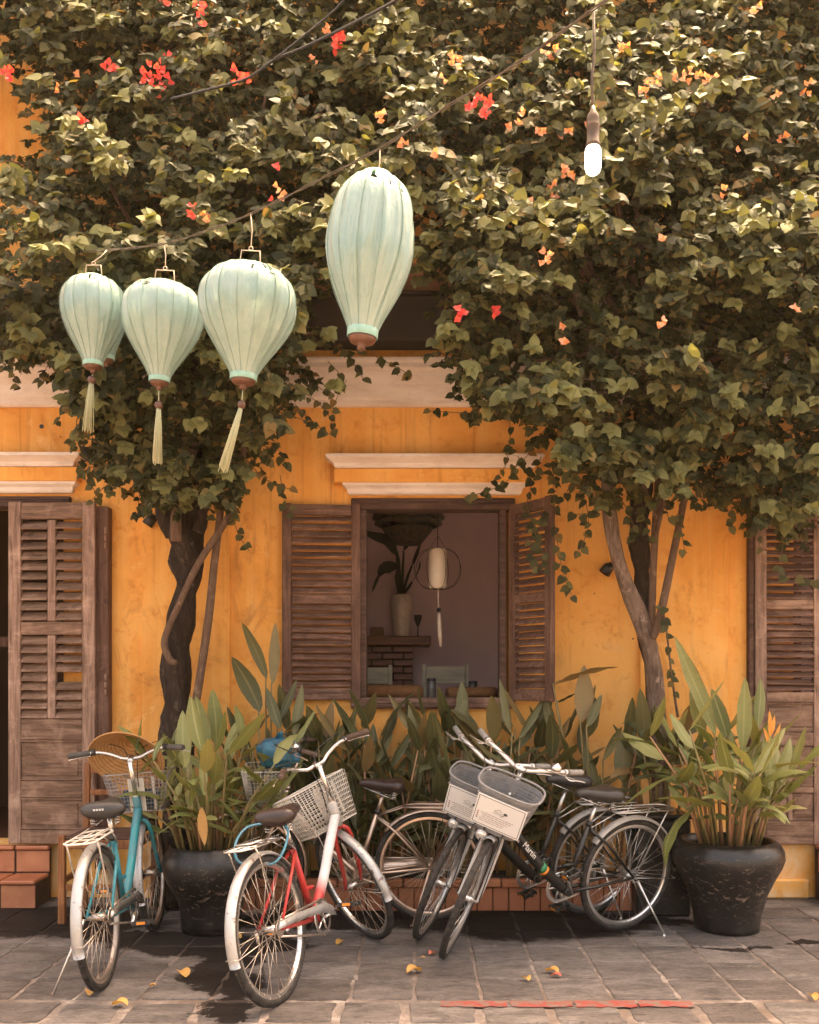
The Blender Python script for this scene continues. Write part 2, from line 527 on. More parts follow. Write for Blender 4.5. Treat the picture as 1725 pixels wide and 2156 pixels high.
def hbox(name, x0, x1, yf, yb, z0, z1, m, bev=.004, parent=None):
    mb = MB(); mb.box((x0, yf, z0), (x1, yb, z1), bev); hl(mb)
    return mb.obj(name, m, parent or house)
hbox('pilaster', wx(302), wx(486), WALL - .035, WALL + .01, 0, wz(858), M['wall'], .006)
hbox('pilaster', wx(1346), wx(1531), WALL - .035, WALL + .01, 0, wz(858), M['wall'], .006)
hbox('plinth', wx(1545), wx(1700), WALL - .05, WALL + .01, 0, .13, M['wall'], .012)
def extrude(name, prof, x0, x1, m, ret=True, parent=None):
    """moulding: profile of (projection, z) swept along the wall with mitred returns"""
    mb = MB(); n = len(prof); vv, ff = [], []
    for (pr, z) in prof:
        e = pr if ret else 0
        vv += [(x0 - e, WALL + .004, z), (x0 - e, WALL - pr, z), (x1 + e, WALL - pr, z), (x1 + e, WALL + .004, z)]
    for i in range(n - 1):
        for k in range(3):
            ff.append((4 * i + k, 4 * i + k + 1, 4 * i + 4 + k + 1, 4 * i + 4 + k))
    ff += [(3, 2, 1, 0), tuple(4 * (n - 1) + k for k in range(4))]
    mb.add(vv, ff); hl(mb)
    return mb.obj(name, m, parent or house)
z = wz
# long cornice under the eave
extrude('cornice', [(.02, z(858)), (.035, z(854)), (.035, z(845)), (.05, z(840)), (.06, z(828)), (.07, z(815)), (.105, z(792)), (.125, z(785)), (.125, z(776)), (.14, z(772)), (.14, z(766)), (.10, z(764))],
        -5.9, 5.9, M['mould'], False)
hbox('eave_board', -5.9, 5.9, WALL - .20, WALL + .005, z(738), z(646), M['beam'], .01)
hbox('eave_strip', -5.9, 5.9, WALL - .225, WALL + .006, z(646) + .001, z(640), M['beam'], .004)
hbox('upper_wall', -1.9, 3.2, WALL - .05, WALL + .007, z(639), z(560), M['roofwall'], .005)
# window head
def head(x0, x1, xa, xb, xc, xd, dy=0):
    extrude('head_moulding', [(.09, z(991 + dy)), (.10, z(987 + dy)), (.10, z(982 + dy)), (.125, z(977 + dy)), (.15, z(972 + dy)), (.15, z(966 + dy)), (.02, z(956 + dy))], x0 + .15, x1 - .15, M['mould'])
    hbox('head_frieze', xa, xb, WALL - .088, WALL + .006, z(1021 + dy), z(992 + dy), M['wall'], .004)
    extrude('head_moulding', [(.035, z(1043 + dy)), (.045, z(1040 + dy)), (.05, z(1032 + dy)), (.075, z(1026 + dy)), (.08, z(1019 + dy)), (.05, z(1018.4 + dy))], xc + .08, xd - .08, M['mould'])
head(wx(690), wx(1140), wx(705), wx(1126), wx(722), wx(1108))
head(-4.1, wx(182), -4.0, wx(172), -3.9, wx(168), -3)
head(wx(1688), 4.4, wx(1696), 4.3, wx(1700), 4.2, 5)

# frames
def frame(x0, x1, z0, z1, w, nm, dep=(.02, .12), sill=True):
    f = bpy.data.objects.new(nm, None); scene.collection.objects.link(f); f.parent = house
    mb = MB(); mb.box((x0 - w * .9, WALL - dep[0] - .012, z1 - .01), (x1 + w * .9, WALL + dep[1], z1 + w), .006)
    for q in (.3, .6): mb.box((x0 - w * .85, WALL - dep[0] - .020, z1 + w * q), (x1 + w * .85, WALL - dep[0] - .010, z1 + w * (q + .17)), .003)
    hl(mb).obj('lintel', M['wood_dark'], f)
    for a in (x0, x1 - .045):
        mb = MB(); mb.box((a, WALL - dep[0], z0), (a + .045, WALL + dep[1], z1 - .011), .005); hl(mb).obj('jamb', M['wood_dark'], f)
    if sill:
        mb = MB(); mb.box((x0 - w * .9, WALL - dep[0] - .03, z0 - .075), (x1 + w * .9, WALL + dep[1], z0 - .001), .008)
        for q in (.25, .6): mb.box((x0 - w * .88, WALL - dep[0] - .036, z0 - .075 * q - .018), (x1 + w * .88, WALL - dep[0] - .028, z0 - .075 * q), .003)
        hl(mb).obj('sill', M['wood_slat'], f)
    return f
frame(WO[0] + .02, WO[1] - .02, WO[2] + .03, WO[3] - .015, .065, 'window_frame')
frame(DL[0], DL[1] + .0, DL[2], DL[3] - .01, .06, 'door_frame', sill=False)
frame(DR[0], DR[1], DR[2], DR[3] - .01, .06, 'door_frame', sill=False)

# louvred leaves: built in local x (0..w), y (0..t, front at 0), z (0..h)
def leaf(nm, w, h, cols, sections, M4, mats, label=None, thick=.042, broken=(), pitch=.052, stile=.07, seed=1, gapw=.05):
    """sections: list from the top (kind, z0, z1) with kind rail / louvre / panel"""
    rr = random.Random(seed)
    lf = bpy.data.objects.new(nm, None); scene.collection.objects.link(lf); lf.parent = house
    lf.matrix_local = Matrix.Translation((0, -WALL, 0)) @ M4
    if label: lf['label'] = label
    mv, mx, ms = mats
    for a in (0, w - stile):
        MB().box((a, 0, 0), (a + stile, thick, h), .005).obj('stile', mv, lf)
    bars = [stile]
    iw = w - 2 * stile
    cw = (iw - (cols - 1) * gapw) / cols
    for kind, z0, z1 in sections:
        if kind == 'rail':
            MB().box((stile + .0005, .003, z0), (w - stile - .0005, thick - .003, z1), .004).obj('rail', mx, lf)
        elif kind == 'panel':
            mb = MB().box((stile + .0005, .014, z0), (w - stile - .0005, thick - .014, z1), .002)
            mb.box((stile + .03, .007, z0 + .03), (w - stile - .03, .02, z1 - .03), .008)
            mb.obj('panel', mx, lf)
            for zz in (z0, z1 - .012): MB().box((stile + .001, .001, zz + .0005), (w - stile - .001, .012, zz + .0115), .003).obj('bead', mx, lf)
        elif kind == 'panel2':
            hw = (iw - .06) / 2
            for c in range(2):
                a = stile + c * (hw + .06)
                mb = MB().box((a + .0005, .014, z0), (a + hw - .0005, thick - .014, z1), .002)
                mb.box((a + .025, .006, z0 + .025), (a + hw - .025, .02, z1 - .025), .008)
                mb.obj('panel', mx, lf)
            MB().box((stile + hw, .003, z0 + .0005), (stile + hw + .06, thick - .003, z1 - .0005), .004).obj('muntin', mv, lf)
        else:
            for c in range(1, cols):
                a = stile + c * cw + (c - 1) * gapw
                MB().box((a, .002, z0 + .0005), (a + gapw, thick - .004, z1 - .0005), .004).obj('muntin', mv, lf)
            n = int(round((z1 - z0) / pitch)); pt = (z1 - z0) / n
            key = (nm, round(cw, 3), round(pt, 4), seed)
            for c in range(cols):
                a = stile + c * (cw + gapw)
                for k in range(n):
                    if (c, kind, k) in broken: continue
                    zc = z0 + pt * (k + .5)
                    tilt = R(44) + rr.uniform(-.12, .12)
                    mm = Matrix.Translation((a, thick * .5, zc)) @ Matrix.Rotation(rr.uniform(-.012, .012), 4, 'Y') @ Matrix.Rotation(tilt, 4, 'X')
                    ky = key
                    if ky not in SLATS:
                        SLATS[ky] = MB().box((.001, -pt * .60, -.0055), (cw - .001, pt * .60, .0055), .003).mesh('slat', ms)
                    inst(SLATS[ky], 'slat', lf, mm)
    return lf
SLATS = {}
DW = (M['wood_door'], M['wood_door_x'], M['wood_door_x'])
SW = (M['wood_shut'], M['wood_slat'], M['wood_slat'])
def zr(base, y): return z(y) - base
# left door leaf, folded back against the wall
b0 = z(1772)
dl = leaf('door_leaf', wx(214) - wx(32), z(1062) - b0, 2,
     [('rail', zr(b0, 1098), zr(b0, 1064)), ('louvre', zr(b0, 1310), zr(b0, 1100)), ('rail', zr(b0, 1338), zr(b0, 1311)), ('louvre2', zr(b0, 1512), zr(b0, 1339)),
      ('rail', zr(b0, 1556), zr(b0, 1513)), ('panel', zr(b0, 1640), zr(b0, 1557)), ('rail', zr(b0, 1676), zr(b0, 1641)), ('panel', zr(b0, 1742), zr(b0, 1677)), ('rail', 0.002, zr(b0, 1743))],
     Matrix.Translation((wx(30), WALL - .10, b0)) @ Matrix.Rotation(R(-2.0), 4, 'Z'), DW, stile=.085, broken={(1, 'louvre2', 4)}, pitch=.064, gapw=.055, seed=3)
mb = MB().box((wx(32), 0, 0), (wx(32) + .1, 0.001, .001))
hbox('door_jamb', wx(207), wx(236), WALL - .075, WALL + .004, .2, z(1070), M['wood_shut'], .006)
for zz in (1110, 1420):
    mb = MB()
    for k in range(3): mb.tube([P(222, zz + 16 * k, WALL - .085), P(222, zz + 13 + 16 * k, WALL - .085)], .007, 8)
    hl(mb).obj('hinge', M['wood_door'], house)
# right door leaf, closed in its frame
b1 = z(1776)
leaf('door_leaf', 1.0, z(1082) - b1, 1,
     [('rail', zr(b1, 1112), zr(b1, 1083)), ('louvre', zr(b1, 1263), zr(b1, 1113)), ('rail', zr(b1, 1284), zr(b1, 1264)), ('louvre2', zr(b1, 1456), zr(b1, 1285)),
      ('rail', zr(b1, 1478), zr(b1, 1457)), ('panel', zr(b1, 1540), zr(b1, 1479)), ('rail', zr(b1, 1570), zr(b1, 1541)), ('panel2', zr(b1, 1655), zr(b1, 1571)),
      ('rail', zr(b1, 1668), zr(b1, 1656)), ('panel2', zr(b1, 1726), zr(b1, 1669)), ('rail', .002, zr(b1, 1727))],
     Matrix.Translation((wx(1584), WALL - .06, b1)) @ Matrix.Scale(.47 / 1.0, 4, (1, 0, 0)), (M['wood_door'], M['wood_door_x'], M['wood_slat']), stile=.165, pitch=.047, seed=8)
hbox('door_jamb', wx(1732), wx(1760), WALL - .07, WALL + .004, .2, z(1064), M['wood_door'], .006)
hbox('door_jamb', wx(1572), wx(1583), WALL - .05, WALL + .004, .2, z(1064), M['wood_dark'], .006)
# window shutters
b2 = z(1474)
SEC = [('rail', zr(b2, 1088), zr(b2, 1066)), ('louvre', zr(b2, 1252), zr(b2, 1089)), ('rail', zr(b2, 1273), zr(b2, 1253)), ('louvre2', zr(b2, 1448), zr(b2, 1274)), ('rail', .002, zr(b2, 1449))]
leaf('window_shutter', wx(757) - wx(594), z(1064) - b2, 1, SEC, Matrix.Translation((wx(594) + .012, WALL - .09, b2)) @ Matrix.Rotation(R(4), 4, 'Z'), SW, stile=.062, pitch=.046, seed=11)
leaf('window_shutter', .42, z(1064) - b2, 1, SEC, Matrix.Translation((wx(1070), WALL - .04, b2 - .004)) @ Matrix.Rotation(R(-57), 4, 'Z'), SW, stile=.062, pitch=.046, seed=12)
mb = MB()
for zz in (1072, 1452):
    for k in range(3): mb.tube([P(604, zz + 9 * k, WALL - .11), P(604, zz + 7 + 9 * k, WALL - .11)], .007, 8)
hl(mb).obj('hinge', M['wood_slat'], house)

# steps
def steps(x0, x1, nm, lab, ys, cat='steps'):
    s = thing(nm, lab, cat, (x0, ys[0], 0))
    core = MB(); core.box((x0 + .01, ys[0] + .012, 0), (x1 - .012, WALL - .06, .172), 0); core.box((x0 + .01, ys[1] + .012, .172), (x1 - .012, WALL - .052, .352), 0)
    core.xf(Matrix.Translation((-x0, -ys[0], 0))).obj('step_core', M['grout'], s)
    for lev, (yf, zb, zt) in enumerate(((ys[0], .0, .185), (ys[1], .185, .365))):
        x = x0
        k = 0
        while x < x1 - .02:
            w = min(.335, x1 - x)
            mb = MB().box((x + .007 - x0, yf - ys[0], zb + .006), (x + w - .007 - x0, yf - ys[0] + .011, zt - .034), .004)
            mb.obj('riser_tile', M['tile_b'], s)
            bk = (ys[1] if lev == 0 else WALL - .06)
            mb = MB().box((x + .006 - x0, yf - ys[0] - .022, zt - .027), (x + w - .006 - x0, bk - ys[0] - .004, zt), .008)
            mb.obj('tread_tile', M['tile'], s)
            x += w; k += 1
    return s
steps(-3.62, wx(118), 'door_steps', 'terracotta tiled steps under the leaf of the open left doorway', (6.06, 6.30))
steps(2.70, 4.2, 'door_steps', 'terracotta step at the right edge below the closed door', (6.06, 6.28))

# room behind the window
def room_part(nm, a, b, m, bev=0):
    return MB().box(a, b, bev).obj(nm, m, kind='structure')
room_part('room_back_wall', (-1.25, 9.0, -.1), (4.3, 9.1, 3.6), M['room'])
room_part('room_left_wall', (-1.35, WALL + .245, -.1), (-1.25, 9.1, 3.6), M['room'])
room_part('room_right_wall', (4.3, WALL + .245, -.1), (4.4, 9.1, 3.6), M['room'])
room_part('room_floor', (-5.2, WALL + .245, .2), (4.35, 9.1, .34), M['floorwood'])
room_part('room_ceiling', (-5.2, WALL + .245, 3.4), (4.35, 9.1, 3.5), M['room'])
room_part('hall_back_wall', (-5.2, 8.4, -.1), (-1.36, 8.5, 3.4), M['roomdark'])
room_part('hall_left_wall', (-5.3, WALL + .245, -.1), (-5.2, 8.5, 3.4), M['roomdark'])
# ------------------------------------------------------------------ small things fixed to the wall
def wall_stain(pts, nm, lab, m):
    mb = MB(); vv, ff = [], []
    for (x, y, w) in pts:
        a, b = P(x - w, y, WALL - .003), P(x + w, y, WALL - .003)
        vv += [a, b, a + Vector((0, .006, 0)), b + Vector((0, .006, 0))]
    for i in range(len(pts) - 1):
        k = 4 * i
        ff += [(k, k + 1, k + 5, k + 4), (k + 1, k + 3, k + 7, k + 5), (k + 2, k, k + 4, k + 6)]
    mb.add(vv, ff)
    return mb.obj(nm, m, house, label=lab)
wall_stain([(265, 1034, 5), (266, 1060, 4.5), (267, 1085, 5), (267, 1110, 3.5), (266, 1135, 2), (265, 1170, .6)], 'limewash_run', 'pale run of limewash down the yellow wall', M['streak'])
wall_stain([(1486, 1075, 3), (1487, 1092, 3), (1487, 1112, 2.4), (1486, 1124, 1.5)], 'limewash_run', 'short pale run of limewash', M['streak'])

for (x, y, r_) in ((868, 957, .006), (894, 956, .007), (944, 958, .008), (88, 898, .016), (128, 920, .005), (320, 1276, .004), (1333, 1345, .006), (1252, 1250, .005)):
    p_ = P(x, y, WALL)
    MB().tube([p_ + Vector((0, -.004, 0)), p_ + Vector((0, .01, 0))], [r_, r_ * .6], 7).xf(Matrix.Translation((0, -WALL, 0))).obj('anchor_hole', M['blackmetal'], house)

def wall_spot(x, y, lab, flip=1):
    p = P(x, y, WALL)
    t = thing('wall_bracket', lab, 'bracket', p, 'black brackets on the wall')
    MB().tube([(0, -.001, 0), (0, -.05, 0)], .012, 8).obj('arm', M['blackmetal'], t)
    s = MB().lathe([(.012, 0), (.035, -.03), (.04, -.085), (.036, -.085), (.008, -.01)][::-1], 12)
    s.xf(Matrix.Translation((0, -.06, .03)) @ Matrix.Rotation(R(35 * flip), 4, 'Y')).obj('shade', M['blackmetal'], t)
wall_spot(330, 1096, 'small black wall lamp half hidden by the left trunk', 1)
wall_spot(1284, 1197, 'small black wall lamp behind the leaning right trunk', 1)

mb = MB()
rc = random.Random(4)
t = thing('wire_coil', 'loose coil of thin dark wire hanging beside the left tree', 'wire', P(190, 920, 6.2))
for k in range(5):
    c = P(178 + 7 * k, 920 + rc.uniform(-6, 6), 6.22 - .02 * k) - t.location
    r0, r1 = .05 + .012 * k, .14 + .015 * k
    MB().tube([c + Vector((math.cos(a) * r0 - .02 * math.sin(a), rc.uniform(-.01, .01), math.sin(a) * r1)) for a in [2 * math.pi * i / 22 for i in range(22)]], .0028, 5, True).obj('loop', M['blackmetal'], t)
MB().tube([(0, 0, .1), (0.02, .19, .14)], .004, 5).obj('nail', M['blackmetal'], t)

# ------------------------------------------------------------------ inside the room
M['vase'] = simple('pale_crackled_glaze', L(.55, .46, .38), L(.68, .58, .48), 30, .35, bump=.6, bscale=70)
M['leafdark'] = simple('dark_houseplant_leaf', L(.02, .022, .012), L(.035, .035, .018), 8, .5)
M['brickroom'] = simple('varnished_brick', L(.16, .055, .03), L(.28, .11, .055), 7, .45, bump=.4)
M['mantel'] = mat_wood('varnished_mantel_wood', S('#5a3016'), S('#7d4a22'), S('#96602f'), 'x', .1, .4)
M['chairpale'] = simple('pale_grey_green_wood', S('#8d8672'), S('#a49a84'), 5, .6, stretch=(1, 1, 6))
M['cushion'] = simple('brown_cushion_cloth', S('#6a4526'), S('#7d5530'), 25, .9, bump=.4, bscale=160)
M['glassy'] = simple('smoky_glass', S('#3d3a3a'), S('#5a5654'), 4, .15)
M['blackwire'] = simple('black_wire', L(.012, .010, .010), L(.02, .016, .014), 8, .5)
M['silkcream'] = simple('cream_silk', L(.80, .66, .50), L(.86, .74, .60), 5, .6)
M['planter_hang'] = simple('dark_wicker', L(.03, .022, .016), L(.10, .065, .04), 25, .7, bump=.6, bscale=60)

# brick fireplace with a mantel
bx0, bx1, by = -1.24, .24 , 8.55
fp = thing('fireplace', 'brick fireplace with thick wooden mantel seen through the window', 'fireplace', ((bx0 + bx1) / 2, by, .34))
ofs = Matrix.Translation(-Vector(fp.location))
def xz8(x, y, d): return P(x, y, d)
ztop = P(800, 1360, by).z
zm1 = P(800, 1339, by - .12).z
x1b = P(872, 1400, by).x
MB().box((bx0, by + .02, .34), (x1b - .01, 8.98, ztop - .002), 0).xf(ofs).obj('brick_core', M['grout'], fp)
bm_cache = MB().box((-.088, 0, -.026), (.088, .03, .026), .005).mesh('brick', M['brickroom'])
hz = ztop - .03; rw = 0
while hz > .36:
    xx = x1b - .095 - (0 if rw % 2 == 0 else .095)
    while xx > bx0:
        inst(bm_cache, 'brick', fp, ofs @ Matrix.Translation((xx, by - .008 + rc.uniform(-.004, .004), hz)))
        xx -= .19
    if rw % 2: inst(bm_cache, 'brick', fp, ofs @ Matrix.Translation((x1b - .047, by - .008, hz)) @ Matrix.Scale(.48, 4, (1, 0, 0)))
    hz -= .062; rw += 1
xm = P(908, 1339, by - .12).x
MB().box((bx0, by - .12, ztop), (xm, 8.98, zm1), .008).xf(ofs).obj('mantel', M['mantel'], fp)

# vase and its plant
vd = by + .1
vb = P(845, 1331, vd); vb.z = zm1
vh = P(845, 1252, vd).z - zm1
vr = (868 - 822) / 2 * vd / FPX
v = MB().lathe([(.62 * vr, 0), (.70 * vr, .02), (.9 * vr, .45 * vh), (1.0 * vr, .75 * vh), (.98 * vr, .88 * vh), (.86 * vr, .96 * vh), (.80 * vr, vh), (.70 * vr, vh), (.72 * vr, .8 * vh), (.1 * vr, .72 * vh)], 28)
v = v.obj('vase', M['vase']); v.location = vb
tag(v, 'tall pale textured vase standing on the mantel', 'vase')
def blade_mesh(mb, pts, width, fold=.25, n=9, side=None, wprof=None, wav=0.0):
    """leaf blade along a curve of points, V-folded about the midrib"""
    sp = spline(pts, max(2, n // (len(pts) - 1)))
    m = len(sp); vv, ff = [], []
    for i, p in enumerate(sp):
        p = Vector(p)
        tq = Vector(sp[min(i + 1, m - 1)]) - Vector(sp[max(i - 1, 0)]); tq.normalize()
        sd_ = side if side is not None else Vector((1, 0, 0))
        b = sd_ - tq * sd_.dot(tq)
        if b.length < 1e-4: b = tq.orthogonal()
        b.normalize(); nn = b.cross(tq)
        u = i / (m - 1)
        wv = wprof(u) if wprof else (math.sin(math.pi * min(1, u ** .8)) ** .75 if 0 < u < 1 else 0)
        w = max(.004 * (1 - u), width * wv)
        wq = wav * math.sin(u * 17) * w
        vv += [p - b * w + nn * (fold * w + wq), p, p + b * w + nn * (fold * w - wq)]
    for i in range(m - 1):
        k = 3 * i
        ff += [(k, k + 1, k + 4, k + 3), (k + 1, k + 2, k + 5, k + 4)]
    mb.add(vv, ff, True)
    return mb
def ribbed(me):
    at = me.attributes.new('rib', 'FLOAT', 'POINT')
    at.data.foreach_set('value', np.array([1.0 if i % 3 == 1 else 0.0 for i in range(len(me.vertices))], np.float32))
    return me
vt = Vector((vb.x, vb.y, vb.z + vh * .75))
hp = thing('house_plant', 'dark broad-leaved plant standing in the pale vase', 'plant', vt)
def pv(x, y, d=None): return P(x, y, d or vd) - vt
for (st, lf, w) in (([(843, 1250), (838, 1200), (835, 1170)], [(835, 1170), (815, 1140), (790, 1130), (760, 1118)], .05),
                    ([(846, 1250), (848, 1200), (850, 1160)], [(850, 1160), (860, 1130), (885, 1110), (912, 1098)], .075),
                    ([(840, 1250), (834, 1215), (838, 1192)], [(838, 1192), (815, 1195), (800, 1215), (783, 1248)], .06),
                    ([(848, 1250), (858, 1215), (868, 1190)], [(868, 1190), (875, 1165), (885, 1140), (896, 1125)], .05),
                    ([(850, 1250), (862, 1235), (868, 1225)], [(868, 1225), (876, 1210), (882, 1195), (884, 1180)], .03),
                    ([(843, 1250), (840, 1180), (833, 1150)], [(833, 1150), (826, 1120), (812, 1100), (800, 1090)], .085)):
    MB().tube([pv(x, y) for x, y in st], [.016, .013, .009], 7).obj('stem', M['leafdark'], hp)
    blade_mesh(MB(), [pv(x, y, vd - .03 * i) for i, (x, y) in enumerate(lf)], w, side=Vector((.5, .3, .9))).obj('leaf', M['leafdark'], hp)

bxo = P(795, 1322, vd); 
o = MB().box((-.06, -.06, 0), (.06, .06, .08), .006); o.box((-.05, -.05, .08), (.05, .05, .085), .002)
o = o.obj('wooden_box', M['mantel']); o.location = (bxo.x, vd - .02, zm1); tag(o, 'small brown box on the mantel left of the vase', 'box')
gb = P(880, 1320, vd)
o = MB().lathe([(.035, 0), (.035, .006), (.006, .015), (.006, .09), (.02, .12), (.036, .17), (.038, .20), (.034, .20), (.018, .125), (.001, .115)], 16).obj('goblet', M['glassy']); o.location = (gb.x, vd, zm1)
tag(o, 'dark stemmed goblet on the mantel right of the vase', 'goblet')

# ceiling basket
cb = P(860, 1118, 8.0)
t = thing('hanging_basket', 'large dark round hanging basket under the room ceiling', 'basket', cb)
rb = .205
MB().lathe([(.52 * rb, -.115), (.62 * rb, -.09), (.98 * rb, .0), (rb, .02), (.9 * rb, .025), (.5 * rb, -.09), (.01, -.1)], 28).obj('bowl', M['planter_hang'], t)
for zz, q in ((.06, 1.28), (.11, 1.38), (.155, 1.34), (.2, 1.25)):
    MB().tube([(math.cos(a) * rb * q, math.sin(a) * rb * q, zz + .008 * math.sin(5 * a)) for a in [2 * math.pi * i / 30 for i in range(30)]], .024, 8, True).obj('rope_ring', M['planter_hang'], t)
for k in range(4):
    a = R(45 + 90 * k)
    MB().tube([(math.cos(a) * rb, math.sin(a) * rb, .02), (math.cos(a) * rb * 1.3, math.sin(a) * rb * 1.3, .2), (0, 0, 3.41 - cb.z)], .007, 6).obj('cord', M['planter_hang'], t)

# wire lantern inside
ld = 7.15
lc = P(922, 1198, ld)
t = thing('wire_lantern', 'white silk cylinder in a round black wire cage hanging inside the window', 'lantern', lc)
hh = (1240 - 1156) / 2 * ld / FPX; cr = 19 * ld / FPX; rr_ = 52 * ld / FPX
MB().lathe([(cr * .9, -hh), (cr, -hh + .01), (cr * 1.02, 0), (cr, hh - .01), (cr * .9, hh)], 24).obj('shade', M['silkcream'], t)
for k in range(8):
    a = math.pi * k / 8 * 2 + .3
    pts = []
    for j in range(13):
        q = -math.pi / 2 + math.pi * j / 12
        rad = cr * .3 + (rr_ - cr * .3) * math.cos(q) ** .75 if abs(math.cos(q)) > 1e-6 else cr * .3
        pts.append((math.cos(a) * rad, math.sin(a) * rad, hh * 1.02 * math.sin(q)))
    MB().tube(pts, .0022, 5).obj('cage_wire', M['blackwire'], t)
MB().tube([(0, 0, hh), (0, 0, 3.41 - lc.z)], .003, 6).obj('cord', M['blackwire'], t)
for s_ in (-1, 1): MB().tube([(s_ * .06, 0, hh), (0, 0, hh + .1)], .002, 5).obj('hanger', M['blackwire'], t)
tp, te = P(924, 1284, ld) - lc, P(928, 1362, ld) - lc
MB().tube([(0, 0, -hh), tp], .0035, 6).obj('tassel_cord', M['silkcream'], t)
MB().lathe([(.006, -.016), (.016, -.01), (.018, 0), (.016, .01), (.006, .016)], 12).xf(Matrix.Translation(tp)).obj('bead', M['blackwire'], t)
MB().tube([tp + (te - tp) * u for u in (.1, .3, .7, 1)], [.011, .015, .017, .008], 9).obj('tassel', M['silkcream'], t)

# chairs at the table inside the window
def room_chair(xa, xb, ytop, yb, d, lab):
    a, b = P(xa, ytop, d), P(xb, ytop, d)
    z0 = .34
    t = thing('dining_chair', lab, 'chair', ((a.x + b.x) / 2, d, z0), 'pale chairs inside the window')
    w = (b.x - a.x) / 2; h = a.z - z0
    for s_ in (-1, 1):
        MB().box((s_ * w - .016, -.016, 0), (s_ * w + .016, .016, h), .004).obj('back_post', M['chairpale'], t)
        MB().box((s_ * w - .016, -.40, 0), (s_ * w + .016, -.368, .44), .004).obj('leg', M['chairpale'], t)
        MB().box((s_ * w - .012, -.37, .2), (s_ * w + .012, -.017, .23), .003).obj('stretcher', M['chairpale'], t)
    zr_ = P(0, yb, d).z - z0
    MB().box((-w + .0165, -.010, zr_), (w - .0165, .010, h - .02), .004).obj('back_slat', M['chairpale'], t)
    MB().box((-w - .02, -.41, .44), (w + .02, -.017, .465), .006).obj('seat', M['chairpale'], t)
    return t
room_chair(893, 984, 1398, 1440, 7.5, 'pale wooden chair back right of centre inside the window')
room_chair(735, 822, 1400, 1440, 7.5, 'pale wooden chair back beside the left shutter inside the window')
# bench shelf under the window and what stands on it
zsill = WO[2] + .03
o = MB().box((WO[0] - .2, WALL + .245, zsill - .06), (WO[1] + .2, WALL + .62, zsill - .02), .006)
for xx in (WO[0] - .15, WO[1] + .1): o.box((xx, WALL + .3, .34), (xx + .06, WALL + .36, zsill - .061), .004)
o = o.obj('window_counter', M['wood_dark']); tag(o, 'dark wooden counter along the inside of the window', 'counter')
def cushion(xa, xb, yt, d, lab):
    a, b = P(xa, yt, d), P(xb, yt, d)
    w, h = (b.x - a.x) / 2, (a.z - (zsill - .02)) / 2
    mb = MB(); vv, ff = [], []
    n, m = 14, 9
    for i in range(n + 1):
        u = -1 + 2 * i / n
        for j in range(m * 2):
            q = 2 * math.pi * j / (m * 2)
            k = (1 - abs(u) ** 6) ** .5
            pin = 1 + .14 * u * u
            vv.append((u * w, math.cos(q) * .075 * k + .02 * u * u, max(-h, math.sin(q) * h * (.55 + .45 * k) * pin)))
    N = m * 2
    for i in range(n):
        for j in range(N): ff.append((i * N + j, i * N + (j + 1) % N, (i + 1) * N + (j + 1) % N, (i + 1) * N + j))
    ff += [tuple(range(N))[::-1], tuple(n * N + j for j in range(N))]
    o = mb.add(vv, ff, True).obj('cushion', M['cushion']); o.location = ((a.x + b.x) / 2, d, zsill - .02 + h)
    return tag(o, lab, 'cushion', 'brown cushions on the window counter')
cushion(752, 892, 1442, 6.78, 'brown cushion on the window counter nearer the left shutter')
cushion(938, 1050, 1446, 6.78, 'brown cushion on the window counter nearer the right shutter')
def jar(x, y, w, d, lab):
    p = P(x, y, d); h = p.z - (zsill - .02); r_ = w * d / FPX
    t = thing('glass_jar', lab, 'jar', (p.x, d, zsill - .02), 'jars on the window counter')
    MB().lathe([(r_, 0), (r_ * 1.02, .01), (r_, h * .5), (r_ * 1.02, h * .85), (r_ * .95, h * .86)], 18).obj('body', M['glassy'], t)
    MB().lathe([(r_ * .98, h * .861), (r_ * 1.04, h * .88), (r_ * 1.04, h * .97), (r_ * .9, h), ], 18).obj('lid', M['blackmetal'], t)
jar(909, 1428, 9, 6.74, 'tall glass jar with dark lid between the two brown cushions')
jar(1066 - 70, 1434, 9, 6.95, 'short glass jar behind the right brown cushion')
# rail in the dark doorway
o = MB().box((-5.1, 7.3, P(0, 1362, 7.3).z), (-1.4, 7.36, P(0, 1340, 7.3).z), .006)
for xx in (-4.6, -3.6, -2.9): o.box((xx, 7.31, .34), (xx + .12, 7.35, P(0, 1362, 7.3).z), .004)
o = o.obj('room_screen', M['wood_shut']); tag(o, 'dark wooden rail screen inside the left doorway', 'screen')
